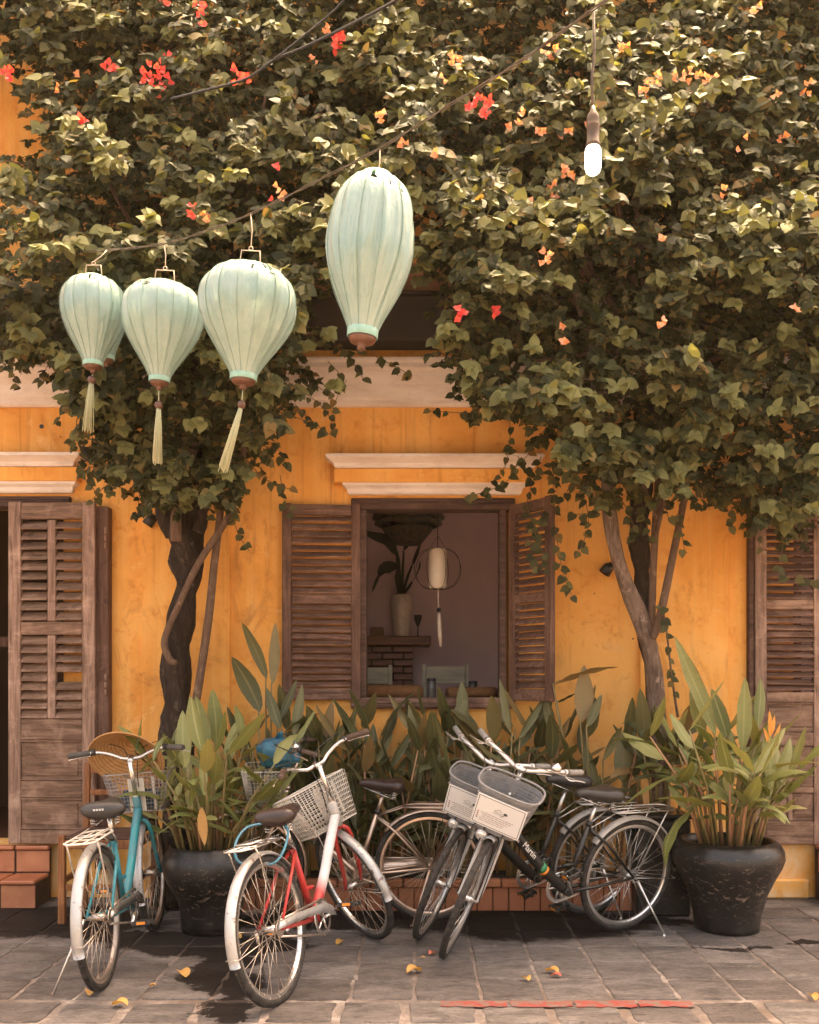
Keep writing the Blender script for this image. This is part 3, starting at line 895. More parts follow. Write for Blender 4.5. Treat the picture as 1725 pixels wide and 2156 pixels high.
# ------------------------------------------------------------------ bicycles
def mat_chrome(name, c, rough=.3, rust=.35, rc_=L(.20, .075, .03)):
    t = NT(name)
    n = t.noise(t.coord(), 14, 8, .75, .4)
    k = t.ramp(n, [(.56, 0), (.68, rust)])
    col = t.mix(k, c, rc_)
    t.bump(t.noise(t.coord(), 90, 4), .12, .002)
    return t.set(col, t.math('ADD', rough, t.math('MULTIPLY', k, .4)), t.math('SUBTRACT', .9, k), .5)
def mat_paint(name, c, c2=None, rust=.3, rough=.35, ramp=None, axis='X', wear=L(.13, .055, .03), met=0.0):
    t = NT(name)
    if ramp:
        sep = t.new('ShaderNodeSeparateXYZ'); t.l.new(t.coord(), sep.inputs[0])
        col = t.ramp(t.math('MULTIPLY', sep.outputs[axis], 1.0), ramp)
    else:
        col = t.ramp(t.noise(t.coord(), 6, 5), [(.35, c), (.65, c2 or c)])
    n = t.noise(t.coord(), 22, 8, .75, .5)
    k = t.ramp(n, [(.56, 0), (.63, rust)])
    col = t.mix(k, col, wear)
    du = t.noise(t.coord(), 3.5, 6, .7)
    col = t.mix(t.ramp(du, [(.45, 0), (.75, .38)]), col, L(.22, .16, .11))
    return t.set(col, t.math('ADD', rough, t.math('ADD', t.math('MULTIPLY', k, .5), t.math('MULTIPLY', du, .25))), met, .5)
def mat_rubber():
    t = NT('tyre_rubber')
    n = t.noise(t.coord(), 30, 6, .7)
    c = t.ramp(n, [(.35, L(.022, .019, .017)), (.7, L(.065, .055, .048))])
    t.bump(t.noise(t.coord(), 160, 2), .5, .003)
    return t.set(c, .75, 0, .3)
M['rubber'] = mat_rubber()
M['chrome'] = mat_chrome('bright_steel', L(.66, .62, .58), .24, .3)
M['chrome_new'] = mat_chrome('clean_alloy', L(.66, .63, .60), .28, .05)
M['chrome_old'] = mat_chrome('rusty_steel', L(.55, .47, .40), .38, .85)
M['spoke'] = mat_chrome('spoke_steel', L(.62, .52, .42), .35, .5)
M['copper'] = mat_chrome('copper_tinted_steel', L(.56, .42, .33), .32, .5)
M['fender_white'] = mat_paint('silvery_white_enamel', L(.38, .37, .36), L(.48, .47, .46), .85, .25, met=.5)
M['fender_grey'] = mat_paint('grey_alloy_enamel', L(.42, .39, .36), L(.5, .47, .44), .15, .32)
M['blue'] = mat_paint('teal_blue_enamel', L(.012, .15, .20), L(.02, .23, .26), .25, .28)
M['blue2'] = mat_paint('teal_blue_enamel_stays', L(.05, .30, .34), L(.03, .20, .26), .5, .35)
M['red'] = mat_paint('red_enamel', L(.38, .018, .018), L(.45, .03, .025), .35, .3)
M['redsilver'] = mat_paint('silver_fading_to_red_enamel', None, None, .18, .3, ramp=[(0, L(.42, .02, .02)), (.53, L(.44, .03, .03)), (.60, L(.62, .60, .60)), (1, L(.60, .58, .57))])
M['black'] = mat_paint('black_enamel', L(.010, .010, .010), L(.016, .015, .014), .1, .25, wear=L(.08, .07, .06))
M['saddle'] = simple('black_saddle_vinyl', L(.028, .024, .022), L(.045, .038, .034), 9, .42, bump=.25, bscale=180)
M['saddle_br'] = simple('dark_brown_saddle_vinyl', L(.03, .017, .014), L(.05, .028, .022), 9, .36, bump=.25, bscale=180)
M['grip'] = simple('grey_rubber_grip', L(.05, .045, .04), L(.09, .08, .07), 20, .7, bump=.5, bscale=140)
M['grip_lt'] = simple('pale_grey_grip', L(.22, .20, .18), L(.28, .255, .23), 20, .6, bump=.4, bscale=140)
M['grip_br'] = simple('brown_rubber_grip', L(.06, .035, .025), L(.10, .06, .04), 20, .65, bump=.5, bscale=140)
M['plastic_bk'] = simple('black_plastic', L(.02, .018, .016), L(.04, .036, .032), 14, .5)
M['plastic_gr'] = simple('grey_basket_plastic', L(.20, .19, .185), L(.25, .235, .23), 40, .6, bump=.35, bscale=200)
M['plastic_wh'] = mat_paint('dirty_white_wire', L(.60, .54, .46), L(.68, .62, .54), .35, .5)
M['wire_grey'] = mat_paint('grey_wire', L(.30, .27, .25), L(.42, .38, .35), .5, .45)
M['sign_white'] = simple('white_sign_board', L(.80, .76, .71), L(.84, .80, .75), 3, .45)
M['sign_ink'] = simple('dark_green_ink', L(.02, .025, .018), L(.03, .035, .025), 6, .6)
M['sign_text'] = simple('brown_ink', L(.22, .13, .10), L(.28, .17, .13), 6, .6)
M['sign_red'] = simple('red_ink', L(.55, .06, .04), L(.6, .1, .06), 6, .6)
M['sign_green'] = simple('green_ink', L(.03, .16, .07), L(.04, .20, .09), 6, .6)
M['white_ink'] = simple('white_lettering', L(.78, .75, .70), L(.72, .69, .64), 6, .5)
M['orange_ref'] = simple('orange_reflector', L(.75, .22, .02), L(.8, .3, .04), 30, .25)
M['lens'] = simple('lamp_lens', L(.75, .72, .68), L(.85, .82, .78), 50, .08, .6)
M['cable'] = simple('grey_cable_casing', L(.20, .17, .14), L(.26, .22, .18), 8, .5)
M['lock_blue'] = simple('blue_cable_lock', L(.04, .15, .22), L(.06, .20, .28), 8, .4)

def text_mesh(s, size, mat):
    c = bpy.data.curves.new('lettering', 'FONT'); c.body = s; c.size = size; c.extrude = size * .02; c.align_x = 'CENTER'; c.align_y = 'CENTER'
    c.resolution_u = 2
    o = bpy.data.objects.new('lettering_source', c); scene.collection.objects.link(o)
    dg = bpy.context.evaluated_depsgraph_get()
    me = bpy.data.meshes.new_from_object(o.evaluated_get(dg))
    bpy.data.objects.remove(o); bpy.data.curves.remove(c)
    me.materials.clear(); me.materials.append(mat)
    return me

WR = .335
def wheel(parent, nm, c, F, spec, rng):
    """wheel about local y at c; F is the transform of the fork group"""
    w = bpy.data.objects.new(nm, None); scene.collection.objects.link(w); w.parent = parent
    w.matrix_local = F @ Matrix.Translation(c)
    MB().tube([(math.cos(a) * (WR - .018), 0, math.sin(a) * (WR - .018)) for a in [2 * math.pi * i / 56 for i in range(56)]], .0185, 10, True).obj('tyre', M['rubber'], w)
    if spec.get('tread', True):
        tr = MB()
        for i in range(112):
            a = 2 * math.pi * i / 112
            for s_ in (-1, 1):
                ca, sa = math.cos(a + .014 * s_), math.sin(a + .014 * s_)
                Mx = Matrix(((ca, 0, -sa, ca * (WR - .001)), (0, 1, 0, s_ * .0068), (sa, 0, ca, sa * (WR - .001)), (0, 0, 0, 1)))
                tr.box((-.0025, -.0048, -.0045), (.002, .0048, .0045), 0, mat=Mx)
        tr.obj('tread', M['rubber'], w, kind='stuff')
    rim = MB()
    r0 = WR - .036
    prof = [(r0 + .004, -.012), (r0 + .004, .012), (r0 - .010, .0125), (r0 - .018, .006), (r0 - .018, -.006), (r0 - .010, -.0125)]
    n = 56; vv, ff = [], []
    for i in range(n):
        a = 2 * math.pi * i / n
        for (r_, y_) in prof: vv.append((math.cos(a) * r_, y_, math.sin(a) * r_))
    k = len(prof)
    for i in range(n):
        for j in range(k): ff.append((i * k + j, i * k + (j + 1) % k, ((i + 1) % n) * k + (j + 1) % k, ((i + 1) % n) * k + j))
    rim.add(vv, ff, False); rim.obj('rim', spec['rim'], w)
    hb = MB().tube([(0, -.055, 0), (0, -.03, 0), (0, -.028, 0), (0, 0, 0), (0, .028, 0), (0, .03, 0), (0, .055, 0)], [.008, .009, .022, .016, .022, .009, .008], 12)
    hb.obj('hub', spec['rim'], w)
    sp = MB()
    ns = 32
    for i in range(ns):
        a = 2 * math.pi * i / ns
        s_ = 1 if i % 2 else -1
        da = .55 * (1 if (i // 2) % 2 else -1)
        sp.tube([(math.cos(a + da) * .020, s_ * .027, math.sin(a + da) * .020), (math.cos(a) * (r0 - .014), s_ * .003, math.sin(a) * (r0 - .014))], .00135, 4)
    sp.obj('spokes', M['spoke'] if spec.get('old', True) else M['chrome_new'], w, kind='stuff')
    return w

def fender(c, a0, a1, width=.026, rad=None, n=26):
    rad = rad or WR + .016
    mb = MB(); vv, ff = [], []
    cs = [(-1, -.012), (-.8, -.003), (-.35, .003), (.35, .003), (.8, -.003), (1, -.012)]
    k = len(cs)
    for i in range(n + 1):
        a = R(a0 + (a1 - a0) * i / n)
        for th in (0, .0022):
            for (u, h) in cs:
                r_ = rad + h - th
                vv.append((c[0] + math.cos(a) * r_, u * width, c[2] + math.sin(a) * r_))
    m = 2 * k
    for i in range(n):
        for j in range(k - 1):
            ff.append((i * m + j, i * m + j + 1, (i + 1) * m + j + 1, (i + 1) * m + j))
            ff.append((i * m + k + j + 1, i * m + k + j, (i + 1) * m + k + j, (i + 1) * m + k + j + 1))
        ff.append((i * m + k, i * m, (i + 1) * m, (i + 1) * m + k)); ff.append((i * m + k - 1, i * m + 2 * k - 1, (i + 1) * m + 2 * k - 1, (i + 1) * m + k - 1))
    for e in (0, n):
        for j in range(k - 1): ff.append((e * m + j, e * m + k + j, e * m + k + j + 1, e * m + j + 1))
    return mb.add(vv, ff, True)

def saddle(mb, length=.27, wide=.105, z0=0.0):
    secs = [(.150, .014, .016, .004), (.140, .026, .040, .008), (.10, .032, .056, .010), (.04, .046, .066, .006), (-.02, .076, .076, .006), (-.065, .102, .088, .010), (-.095, .108, .088, .012), (-.118, .095, .07, .008), (-.130, .055, .032, .0)]
    vv, ff = [], []; n = 14
    for (x, w, h, zt) in secs:
        for j in range(n):
            q = 2 * math.pi * j / n
            cx, cz = math.cos(q), math.sin(q)
            cx = math.copysign(abs(cx) ** .75, cx)
            zz = cz * h * .5 if cz > 0 else cz * h * .62
            if cz > 0: zz -= .012 * (1 - abs(cx)) * (1 if w > .06 else .2)
            vv.append((x, cx * w * (wide / .105), zt + zz + z0))
    for i in range(len(secs) - 1):
        for j in range(n): ff.append((i * n + j, i * n + (j + 1) % n, (i + 1) * n + (j + 1) % n, (i + 1) * n + j))
    ff += [tuple(range(n))[::-1], tuple((len(secs) - 1) * n + j for j in range(n))]
    ff = [tuple(reversed(f)) for f in ff]
    return mb.add(vv, ff, True)

def wire_basket(bsk, mat, w=.34, d=.25, h=.23, wb=.25, db=.17, step=.022, r=.0016, big=.0035):
    """wires run on the four tapering sides and the bottom; top at z=0, x forward"""
    def pt(side, u, v):          # u along -1..1, v 0 bottom..1 top
        ww, dd = wb + (w - wb) * v, db + (d - db) * v
        zz = -h + h * v
        if side == 0: return Vector((dd / 2, u * ww / 2, zz))
        if side == 1: return Vector((-dd / 2, u * ww / 2, zz))
        if side == 2: return Vector((u * dd / 2, ww / 2, zz))
        return Vector((u * dd / 2, -ww / 2, zz))
    g_ = MB()
    for side in range(4):
        wid = w if side < 2 else d
        n = max(4, int(wid / step))
        for i in range(n + 1):
            u = -1 + 2 * i / n
            g_.tube([pt(side, u, 0), pt(side, u, 1)], r, 4)
        m = int(h / step)
        for k in range(m):
            g_.tube([pt(side, -1, k / m), pt(side, 1, k / m)], r, 4)
    for i in range(10):
        u = -1 + 2 * (i + .5) / 10
        g_.tube([(db / 2, u * wb / 2, -h), (-db / 2, u * wb / 2, -h)], r, 4)
    for i in range(7):
        u = -1 + 2 * (i + .5) / 7
        g_.tube([(u * db / 2, wb / 2, -h), (u * db / 2, -wb / 2, -h)], r, 4)
    g_.obj('wire_mesh', mat, bsk, kind='stuff')
    rim = [pt(0, -1, 1), pt(0, 1, 1), pt(1, 1, 1), pt(1, -1, 1)]
    q = []
    for i in range(4):
        a, b = rim[i], rim[(i + 1) % 4]
        q += [a.lerp(b, .08), a.lerp(b, .5), a.lerp(b, .92)]
    MB().tube(q, big, 7, True).obj('rim_wire', mat, bsk)
    MB().tube([pt(0, -1, 0), pt(0, 1, 0), pt(1, 1, 0), pt(1, -1, 0)], big * .8, 6, True).obj('bottom_wire', mat, bsk)

def plastic_basket(bsk, mat, h=.26):
    """tapering grey basket of stacked slats with a rounded front"""
    def ring(v, off=0.0, n=44):
        w, d = (.118 + .052 * v) - off, (.078 + .042 * v) - off
        pts = []
        for i in range(n):
            a = 2 * math.pi * i / n
            e = 2.0 / 3.6
            ca, sa = math.cos(a), math.sin(a)
            x = math.copysign(abs(ca) ** e, ca) * d
            y = math.copysign(abs(sa) ** e, sa) * w
            if x < 0: x *= .82
            pts.append(Vector((x, y, -h + h * v + (.018 * (1 - ca) * .5 if v > .93 else 0))))
        return pts
    n = 44
    nr = 13
    sl = MB()
    def band(v0, v1, th, mb):
        A, B, C, D = ring(v0), ring(v1), ring(v1, th), ring(v0, th)
        vv = A + B + C + D; ff = []
        for i in range(n):
            j = (i + 1) % n
            ff += [(i, j, n + j, n + i), (n + i, n + j, 2 * n + j, 2 * n + i), (2 * n + i, 2 * n + j, 3 * n + j, 3 * n + i), (3 * n + i, 3 * n + j, j, i)]
        mb.add(vv, ff, False)
    for k in range(nr):
        band(.10 + .86 * k / nr, .10 + .86 * (k + .76) / nr, .004, sl)
    sl.obj('basket_slats', mat, bsk, kind='stuff')
    rb = MB()
    for i in range(0, n, 2):
        pa, pb = ring(.05, .002)[i], ring(.93, .002)[i]
        rb.tube([pa, pb], .0026, 4)
    rb.obj('basket_ribs', mat, bsk, kind='stuff')
    base = MB(); band(0, .10, .004, base)
    A = ring(.01, .003); base.add(A, [tuple(range(n))])
    base.obj('basket_base', mat, bsk)
    MB().tube(ring(1.0, -.003), .0065, 8, True).obj('basket_rim', mat, bsk)
    bp = MB()
    x = -.082
    bp.box((x - .018, -.055, -.19), (x - .010, -.012, -.005), .002); bp.box((x - .018, .012, -.19), (x - .010, .055, -.005), .002); bp.box((x - .018, -.0118, -.19), (x - .010, .0118, -.12), .002); bp.box((x - .018, -.0118, -.04), (x - .010, .0118, -.005), .002)
    bp.obj('back_plate', mat, bsk)

def basket_sign(bsk):
    """printed board tied to the basket front; local y across, z up, facing +x"""
    s = bpy.data.objects.new('sign_board', None); scene.collection.objects.link(s); s.parent = bsk
    s['label'] = 'white printed board with palm emblem tied to the basket'
    s.matrix_local = Matrix.Translation((.1165, 0, -.128)) @ Matrix.Rotation(R(11), 4, 'Y') @ Matrix(((0, 0, 1, 0), (1, 0, 0, 0), (0, 1, 0, 0), (0, 0, 0, 1)))
    # now local: x across (viewer's right), y up, z out of the board
    W, H = .134, .098
    MB().box((-W, -H, 0), (W, H, .003), .001).obj('board', M['sign_white'], s)
    e = .0034
    b = MB(); a0, a1 = .0086, .0112
    b.box((-W + a0, H - a1, e), (W - a0, H - a0, e + .0004)); b.box((-W + a0, -H + a0, e), (W - a0, -H + a1, e + .0004))
    b.box((-W + a0, -H + a1, e), (-W + a1, H - a1, e + .0004)); b.box((W - a1, -H + a1, e), (W - a0, H - a1, e + .0004))
    b.obj('printed_border', M['sign_ink'], s)
    lg = MB()
    def poly(pts): lg.add([(x, y, e + .0003) for x, y in pts], [tuple(range(len(pts)))])
    def stroke(pts, w):
        lg.tube([(x, y, e) for x, y in pts], w, 4)
    stroke([(-.03, .03), (-.016, .034), (-.006, .043), (.002, .037), (.012, .035)], .0009)
    stroke([(.006, .003), (.018, .008), (.028, .018), (.031, .028)], .0011)
    for k in range(9):
        an = R(-60 + 38 * k); cx, cy_ = .032, .029
        ex, ey = cx + math.cos(an) * .014, cy_ + math.sin(an) * .012
        nx, ny = -math.sin(an) * .0026, math.cos(an) * .0026
        poly([(cx, cy_), ((cx + ex) / 2 + nx, (cy_ + ey) / 2 + ny), (ex, ey - .002), ((cx + ex) / 2 - nx, (cy_ + ey) / 2 - ny)])
    lg.obj('palm_emblem', M['sign_ink'], s)
    sc_ = MB()
    rg = random.Random(3)
    for row in range(2):
        x = -.03
        while x < .02:
            w = rg.uniform(.003, .006)
            sc_.tube([(x, .021 - row * .010 + rg.uniform(-.001, .001), e), (x + w * .5, .026 - row * .010, e), (x + w, .020 - row * .010, e)], .00055, 4); x += w + .0006
    sc_.obj('script_lettering', M['sign_ink'], s)
    tx = MB()
    for row, (xa, xb) in enumerate(((-.092, .088), (-.082, .072), (-.082, .055), (-.092, .045), (-.092, .035))):
        x = xa
        y = -.012 - row * .0125
        while x < xb:
            w = rg.uniform(.008, .019)
            k = x
            while k < min(x + w, xb):
                hh = rg.choice((.0026, .0026, .0036))
                tx.box((k, y - .0022, e), (k + .0018, y - .0022 + hh + .0012, e + .0003)); k += .0027
            x += w + .004
    tx.obj('printed_lines', M['sign_text'], s, kind='stuff')
    for row, m in enumerate(('sign_red', 'sign_green', 'sign_red', 'sign_ink')):
        MB().lathe([(.0042, e), (.0042, e + .0005)], 12).xf(Matrix.Translation((-.108, -.012 - row * .0135, 0))).obj('printed_dot', M[m], s)
    for sx in (-1, 1):
        for sy in (-1, 1):
            MB().tube([(sx * (W - .004), sy * (H - .004), -.012), (sx * (W - .002), sy * (H - .002), .005), (sx * (W + .006), sy * (H + .004), .006), (sx * (W + .004), sy * (H + .002), -.012)], .0014, 5).obj('cable_tie', M['plastic_wh'], s)

def bicycle(label, rear, heading, lean, steer, sp):
    """rear: ground point of the rear wheel; heading in degrees from +x; lean > 0 to the rider's left; steer > 0 to the left"""
    M4 = Matrix.Translation(rear) @ Matrix.Rotation(R(heading), 4, 'Z') @ Matrix.Rotation(R(-lean), 4, 'X')
    b = thing('bicycle', label, 'bicycle', mat=M4, group='bicycles parked before the house')
    LB = sp.get('wb', 1.09)
    ha = R(69)
    u = Vector((-math.cos(ha), 0, math.sin(ha))); nrm = Vector((math.sin(ha), 0, math.cos(ha)))
    hf, hr = Vector((LB, 0, WR)), Vector((0, 0, WR))
    A0 = hf - nrm * .05
    F = Matrix.Translation(A0) @ Matrix.Rotation(R(steer), 4, u) @ Matrix.Translation(-A0)
    I = Matrix.Identity(4)
    H0, H1 = A0 + u * .40, A0 + u * .53
    BB = Vector((.44, 0, .285))
    su = Vector((-math.cos(R(72)), 0, math.sin(R(72))))
    ST = BB + su * .40
    tr = sp.get('tube_r', .021)
    fm = sp['frame']
    # frame
    f = MB()
    f.tube([H0 - u * .005, H1 + u * .005], tr * .85 + .003, 12)
    f.obj('head_tube', sp.get('head_mat', fm), b)
    mid = (H0 + u * .05).lerp(BB, .55) + Vector((-.01, 0, -.03))
    MB().tube([Vector(p) for p in spline([H0 + u * .055, (H0 + u * .05).lerp(BB, .3) + Vector((-.015, 0, -.02)), mid, BB + Vector((.01, 0, .01))], 6)], tr, 14).obj('main_tube', fm, b)
    sm = sp.get('stay_mat', fm)
    MB().tube([BB, ST], .0155, 12).obj('seat_tube', sm, b)
    jn = BB + su * .16
    MB().tube([jn, jn + Vector((.085, 0, -.005))], .011, 8).obj('frame_brace', sm, b)
    for s_ in (-1, 1):
        MB().tube([BB + Vector((-.02, s_ * .025, 0)), BB.lerp(hr, .4) + Vector((0, s_ * .038, -.004)), hr + Vector((0, s_ * .058, 0))], [.011, .010, .008], 8).obj('chain_stay', sm, b)
        MB().tube([ST + Vector((0, s_ * .016, -.03)), ST.lerp(hr, .35) + Vector((0, s_ * .04, -.0)), hr + Vector((0, s_ * .058, .0))], [.008, .008, .007], 8).obj('seat_stay', sm, b)
    MB().tube([BB + Vector((0, -.04, 0)), BB + Vector((0, .04, 0))], .023, 14).obj('bottom_bracket', sm, b)
    # rear wheel
    wheel(b, 'rear_wheel', hr, I, sp, rng)
    # saddle
    sh = sp.get('saddle_h', .115)
    SP = ST + su * sh
    MB().tube([ST - su * .02, SP], .0125, 10).obj('seat_post', sp['metal'], b)
    MB().tube([ST - su * .012, ST + su * .012], .0185, 12).obj('seat_clamp', M['plastic_bk'], b)
    Ms = Matrix.Translation(SP + Vector((0.0, 0, .048))) @ Matrix.Rotation(R(sp.get('saddle_tilt', -3)), 4, 'Y')
    sd_ = saddle(MB(), wide=sp.get('saddle_w', .105)).xf(Ms).obj('saddle', sp.get('saddle', M['saddle']), b)
    spg = MB()
    for s_ in (-1, 1):
        spg.tube([Ms @ Vector((-.07 + .016 * math.cos(t_), s_ * .058 + .016 * math.sin(t_), -.028 - .0022 * t_)) for t_ in [i * .7 for i in range(27)]], .0028, 5)
        spg.tube([Ms @ Vector((.13, s_ * .012, -.014)), Ms @ Vector((.02, s_ * .024, -.05)), Ms @ Vector((-.07, s_ * .05, -.075))], .0032, 6)
    spg.obj('saddle_springs', M['chrome'], sd_)
    if sp.get('saddle_mark'):
        mk = MB()
        for k in range(4):
            xx = -.026 + .014 * k
            mk.box((-.0015, xx, -.004), (.0015, xx + .003, .004)); mk.box((-.0015, xx + .004, -.004), (.0015, xx + .009, -.0015)); mk.box((-.0015, xx + .004, .0015), (.0015, xx + .009, .004))
        mk.xf(Ms @ Matrix.Translation((-.1295, .014, .012)) @ Matrix.Rotation(R(14), 4, 'Y')).obj('saddle_mark', M['white_ink'], sd_)
    # rear mudguard, stays and carrier
    MB_ = fender(hr, 38, sp.get('fend_end', 196))
    fo = MB_.obj('rear_mudguard', sp['fender'], b)
    st_ = MB()
    a = R(188)
    e = hr + Vector((math.cos(a) * (WR + .014), 0, math.sin(a) * (WR + .014)))
    for s_ in (-1, 1): st_.tube([hr + Vector((0, s_ * .06, 0)), e + Vector((0, s_ * .028, 0))], .0022, 6)
    st_.tube([e + Vector((-.004, y_, .003)) for y_ in (-.028, 0, .028)], .0022, 6)
    st_.obj('mudguard_stay', M['chrome_old'] if sp.get('old', True) else M['chrome_new'], fo)
    if sp.get('rack', True):
        rz = sp.get('rack_z', .725); rm = sp['rack_mat']; rw = sp.get('rack_w', .07)
        x0, x1 = .16, sp.get('rack_x', -.25)
        rk = bpy.data.objects.new('carrier', None); scene.collection.objects.link(rk); rk.parent = b
        MB().tube([(x0, -rw * .55, rz), (x0 - .08, -rw, rz + .004), (x1 + .04, -rw, rz), (x1, -rw * .6, rz), (x1, rw * .6, rz), (x1 + .04, rw, rz), (x0 - .08, rw, rz + .004), (x0, rw * .55, rz)], .005, 7, True).obj('carrier_rim', rm, rk)
        for y_ in (-rw * .4, rw * .4): MB().tube([(x0 + .01, y_, rz + .002), (x1, y_, rz + .002)], .0035, 6).obj('carrier_rod', rm, rk)
        for x_ in (x1 + .12, x1 + .26): MB().tube([(x_, -rw, rz), (x_, rw, rz)], .0035, 6).obj('carrier_rod', rm, rk)
        for s_ in (-1, 1):
            MB().tube([(x1 + .07, s_ * rw, rz), (x1 + .09, s_ * (rw + .002), rz - .03), hr + Vector((0, s_ * .066, .01))], .0042, 6).obj('carrier_strut', rm, rk)
            MB().tube([(x0, s_ * rw * .55, rz), ST + Vector((0, s_ * .02, -.02))], .004, 6).obj('carrier_strut', rm, rk)
        if sp.get('clip', True):
            MB().tube([(x0 - .05, -rw * .75, rz + .02), (x1 + .1, -rw * .5, rz + .016), (x1 + .08, rw * .5, rz + .016), (x0 - .05, rw * .75, rz + .02)], .003, 6).obj('carrier_clip', rm, rk)
    # crank set, pedals, chain guard
    ca = R(sp.get('crank', 20))
    cr = bpy.data.objects.new('crank_set', None); scene.collection.objects.link(cr); cr.parent = b
    MB().lathe([(.088, -.002), (.092, 0), (.088, .002), (.07, .0021), (.07, -.0021)], 36, smooth=False, caps=False).xf(Matrix.Translation(BB + Vector((0, -.052, 0))) @ Matrix.Rotation(R(90), 4, 'X')).obj('chain_ring', sp['metal'], cr)
    disc = MB()
    for k in range(5): 
        an = 2 * math.pi * k / 5
        disc.tube([BB + Vector((0, -.052, 0)), BB + Vector((math.cos(an) * .075, -.052, math.sin(an) * .075))], .006, 5)
    disc.obj('ring_spider', sp['metal'], cr)
    for s_, an in ((-1, ca), (1, ca + math.pi)):
        tip = BB + Vector((math.cos(an) * .165, s_ * .075, math.sin(an) * .165))
        MB().tube([BB + Vector((0, s_ * .062, 0)), tip], [.0125, .009], 8, flat=.7).obj('crank_arm', sp['metal'], cr)
        pd = bpy.data.objects.new('pedal', None); pd_m = MB()
        for yy in (-.028, .028):
            pd_m.box((-.045, s_ * .055 - .006 + yy, -.012), (.045, s_ * .055 + .006 + yy, .012), .003)
        for xx in (-.04, .04): pd_m.box((xx - .005, s_ * .055 - .045, -.011), (xx + .005, s_ * .055 + .045, .011), .002)
        pd_m.tube([(0, 0, 0), (0, s_ * .1, 0)], .007, 8)
        pd_m.xf(Matrix.Translation(tip) @ Matrix.Rotation(R(sp.get('pedal_tilt', 8)), 4, 'Y')).obj('pedal', M['plastic_bk'], b)
        for xx in (-.0455, .0455):
            MB().box((xx - .0012, s_ * .055 - .022, -.007), (xx + .0012, s_ * .055 + .022, .007), .0005).xf(Matrix.Translation(tip) @ Matrix.Rotation(R(sp.get('pedal_tilt', 8)), 4, 'Y')).obj('pedal_reflector', M['orange_ref'], cr)
        bpy.data.objects.remove(pd)
    cg = sp.get('guard')
    if cg:
        g_ = MB(); yy = -.066
        up_ = [(-.02, .035), (.1, .052), (.3, .062), (.44, .075), (.52, .05), (.545, .0)]
        lo_ = [(-.05, .0), (.1, .012), (.3, .022), (.40, .02), (.44, .02), (.5, .0)] if sp.get('guard_thin', True) else [(-.05, -.02), (.1, -.05), (.3, -.06), (.44, -.085), (.52, -.06), (.545, -.01)]
        zz = lambda x_: WR + (BB.z - WR) * (x_ / .44)
        vv, ff = [], []
        for (xa, za), (xb, zb) in zip(up_, lo_):
            vv += [(xa, yy, zz(xa) + za), (xb, yy, zz(xb) + zb), (xa, yy - .012, zz(xa) + za - .004), (xb, yy - .012, zz(xb) + zb + .002)]
        for i in range(len(up_) - 1):
            k = 4 * i
            ff += [(k, k + 1, k + 5, k + 4), (k + 2, k + 6, k + 7, k + 3), (k, k + 4, k + 6, k + 2), (k + 1, k + 3, k + 7, k + 5)]
        ff += [(0, 2, 3, 1), (4 * len(up_) - 4, 4 * len(up_) - 3, 4 * len(up_) - 1, 4 * len(up_) - 2)]
        g_.add(vv, ff, True).obj('chain_guard', cg, b)
    ch = MB()
    for s_ in (1, -1):
        ch.tube([BB + Vector((0, -.053, s_ * .088)), hr + Vector((0, -.053, s_ * .035))], .0045, 5, flat=1.4)
    ch.obj('chain', M['chrome_old'], b)
    MB().lathe([(.036, -.003), (.036, .003)], 20).xf(Matrix.Translation(hr + Vector((0, -.053, 0))) @ Matrix.Rotation(R(90), 4, 'X')).obj('sprocket', M['chrome_old'], b)
    # kickstand
    ks = sp.get('stand')
    if ks:
        # foot found so that it meets the ground after leaning
        foot = Vector(ks['foot'])
        inv = M4.inverted()
        wpt = M4 @ foot; wpt.z = .006; foot = inv @ wpt
        top = Vector(ks['top'])
        MB().tube([top, top.lerp(foot, .25), foot, foot + Vector((.012, .006, .004))], [.011, .007, .006, .007], 8).obj('kickstand', sp.get('stand_mat', sp['metal']), b)
    # ---- steered group
    def fo_(mb, nm, mat, parent=b): return mb.xf(F).obj(nm, mat, parent)
    kf = sp.get('fork_mat', fm)
    C0 = A0 + u * .375
    fo_(MB().tube([C0, C0 + u * .03], .017, 12), 'fork_crown', kf)
    for s_ in (-1, 1):
        pts = spline([C0 + Vector((0, s_ * .01, .01)), C0 + Vector((.006, s_ * .045, -.03)), (C0 + u * -.15) + Vector((0, s_ * .052, 0)), hf + u * .08 + nrm * -.028 + Vector((0, s_ * .054, 0)), hf + Vector((0, s_ * .055, 0))], 5)
        fo_(MB().tube([Vector(p) for p in pts], [.0125] * 12 + [.0125 - .0005 * k for k in range(len(pts) - 12)], 10), 'fork_blade', kf)
    wheel(b, 'front_wheel', hf, F, sp, rng)
    ff_ = fender(hf, sp.get('ff0', 55), sp.get('ff1', 200)); fobj = fo_(ff_, 'front_mudguard', sp['fender'])
    e = hf + Vector((math.cos(R(190)) * (WR + .014), 0, math.sin(R(190)) * (WR + .014)))
    stf = MB()
    for s_ in (-1, 1): stf.tube([hf + Vector((0, s_ * .06, 0)), e + Vector((0, s_ * .028, 0))], .0022, 6)
    stf.tube([e + Vector((-.004, y_, .003)) for y_ in (-.028, 0, .028)], .0022, 6)
    fo_(stf, 'mudguard_stay', M['chrome_old'] if sp.get('old', True) else M['chrome_new'], fobj)
    T = H1 + u * sp.get('stem', .19)
    fo_(MB().tube([H1 - u * .01, H1 + u * .012], .02, 12), 'headset', M['chrome_old'])
    fo_(MB().tube([H1, T], .0128, 12), 'stem', sp['metal'])
    fo_(MB().tube([T + Vector((0, 0, -.005)), T + nrm * .045 + Vector((0, 0, .006))], [.017, .016], 10), 'stem_clamp', sp['metal'])
    K = T + nrm * .045
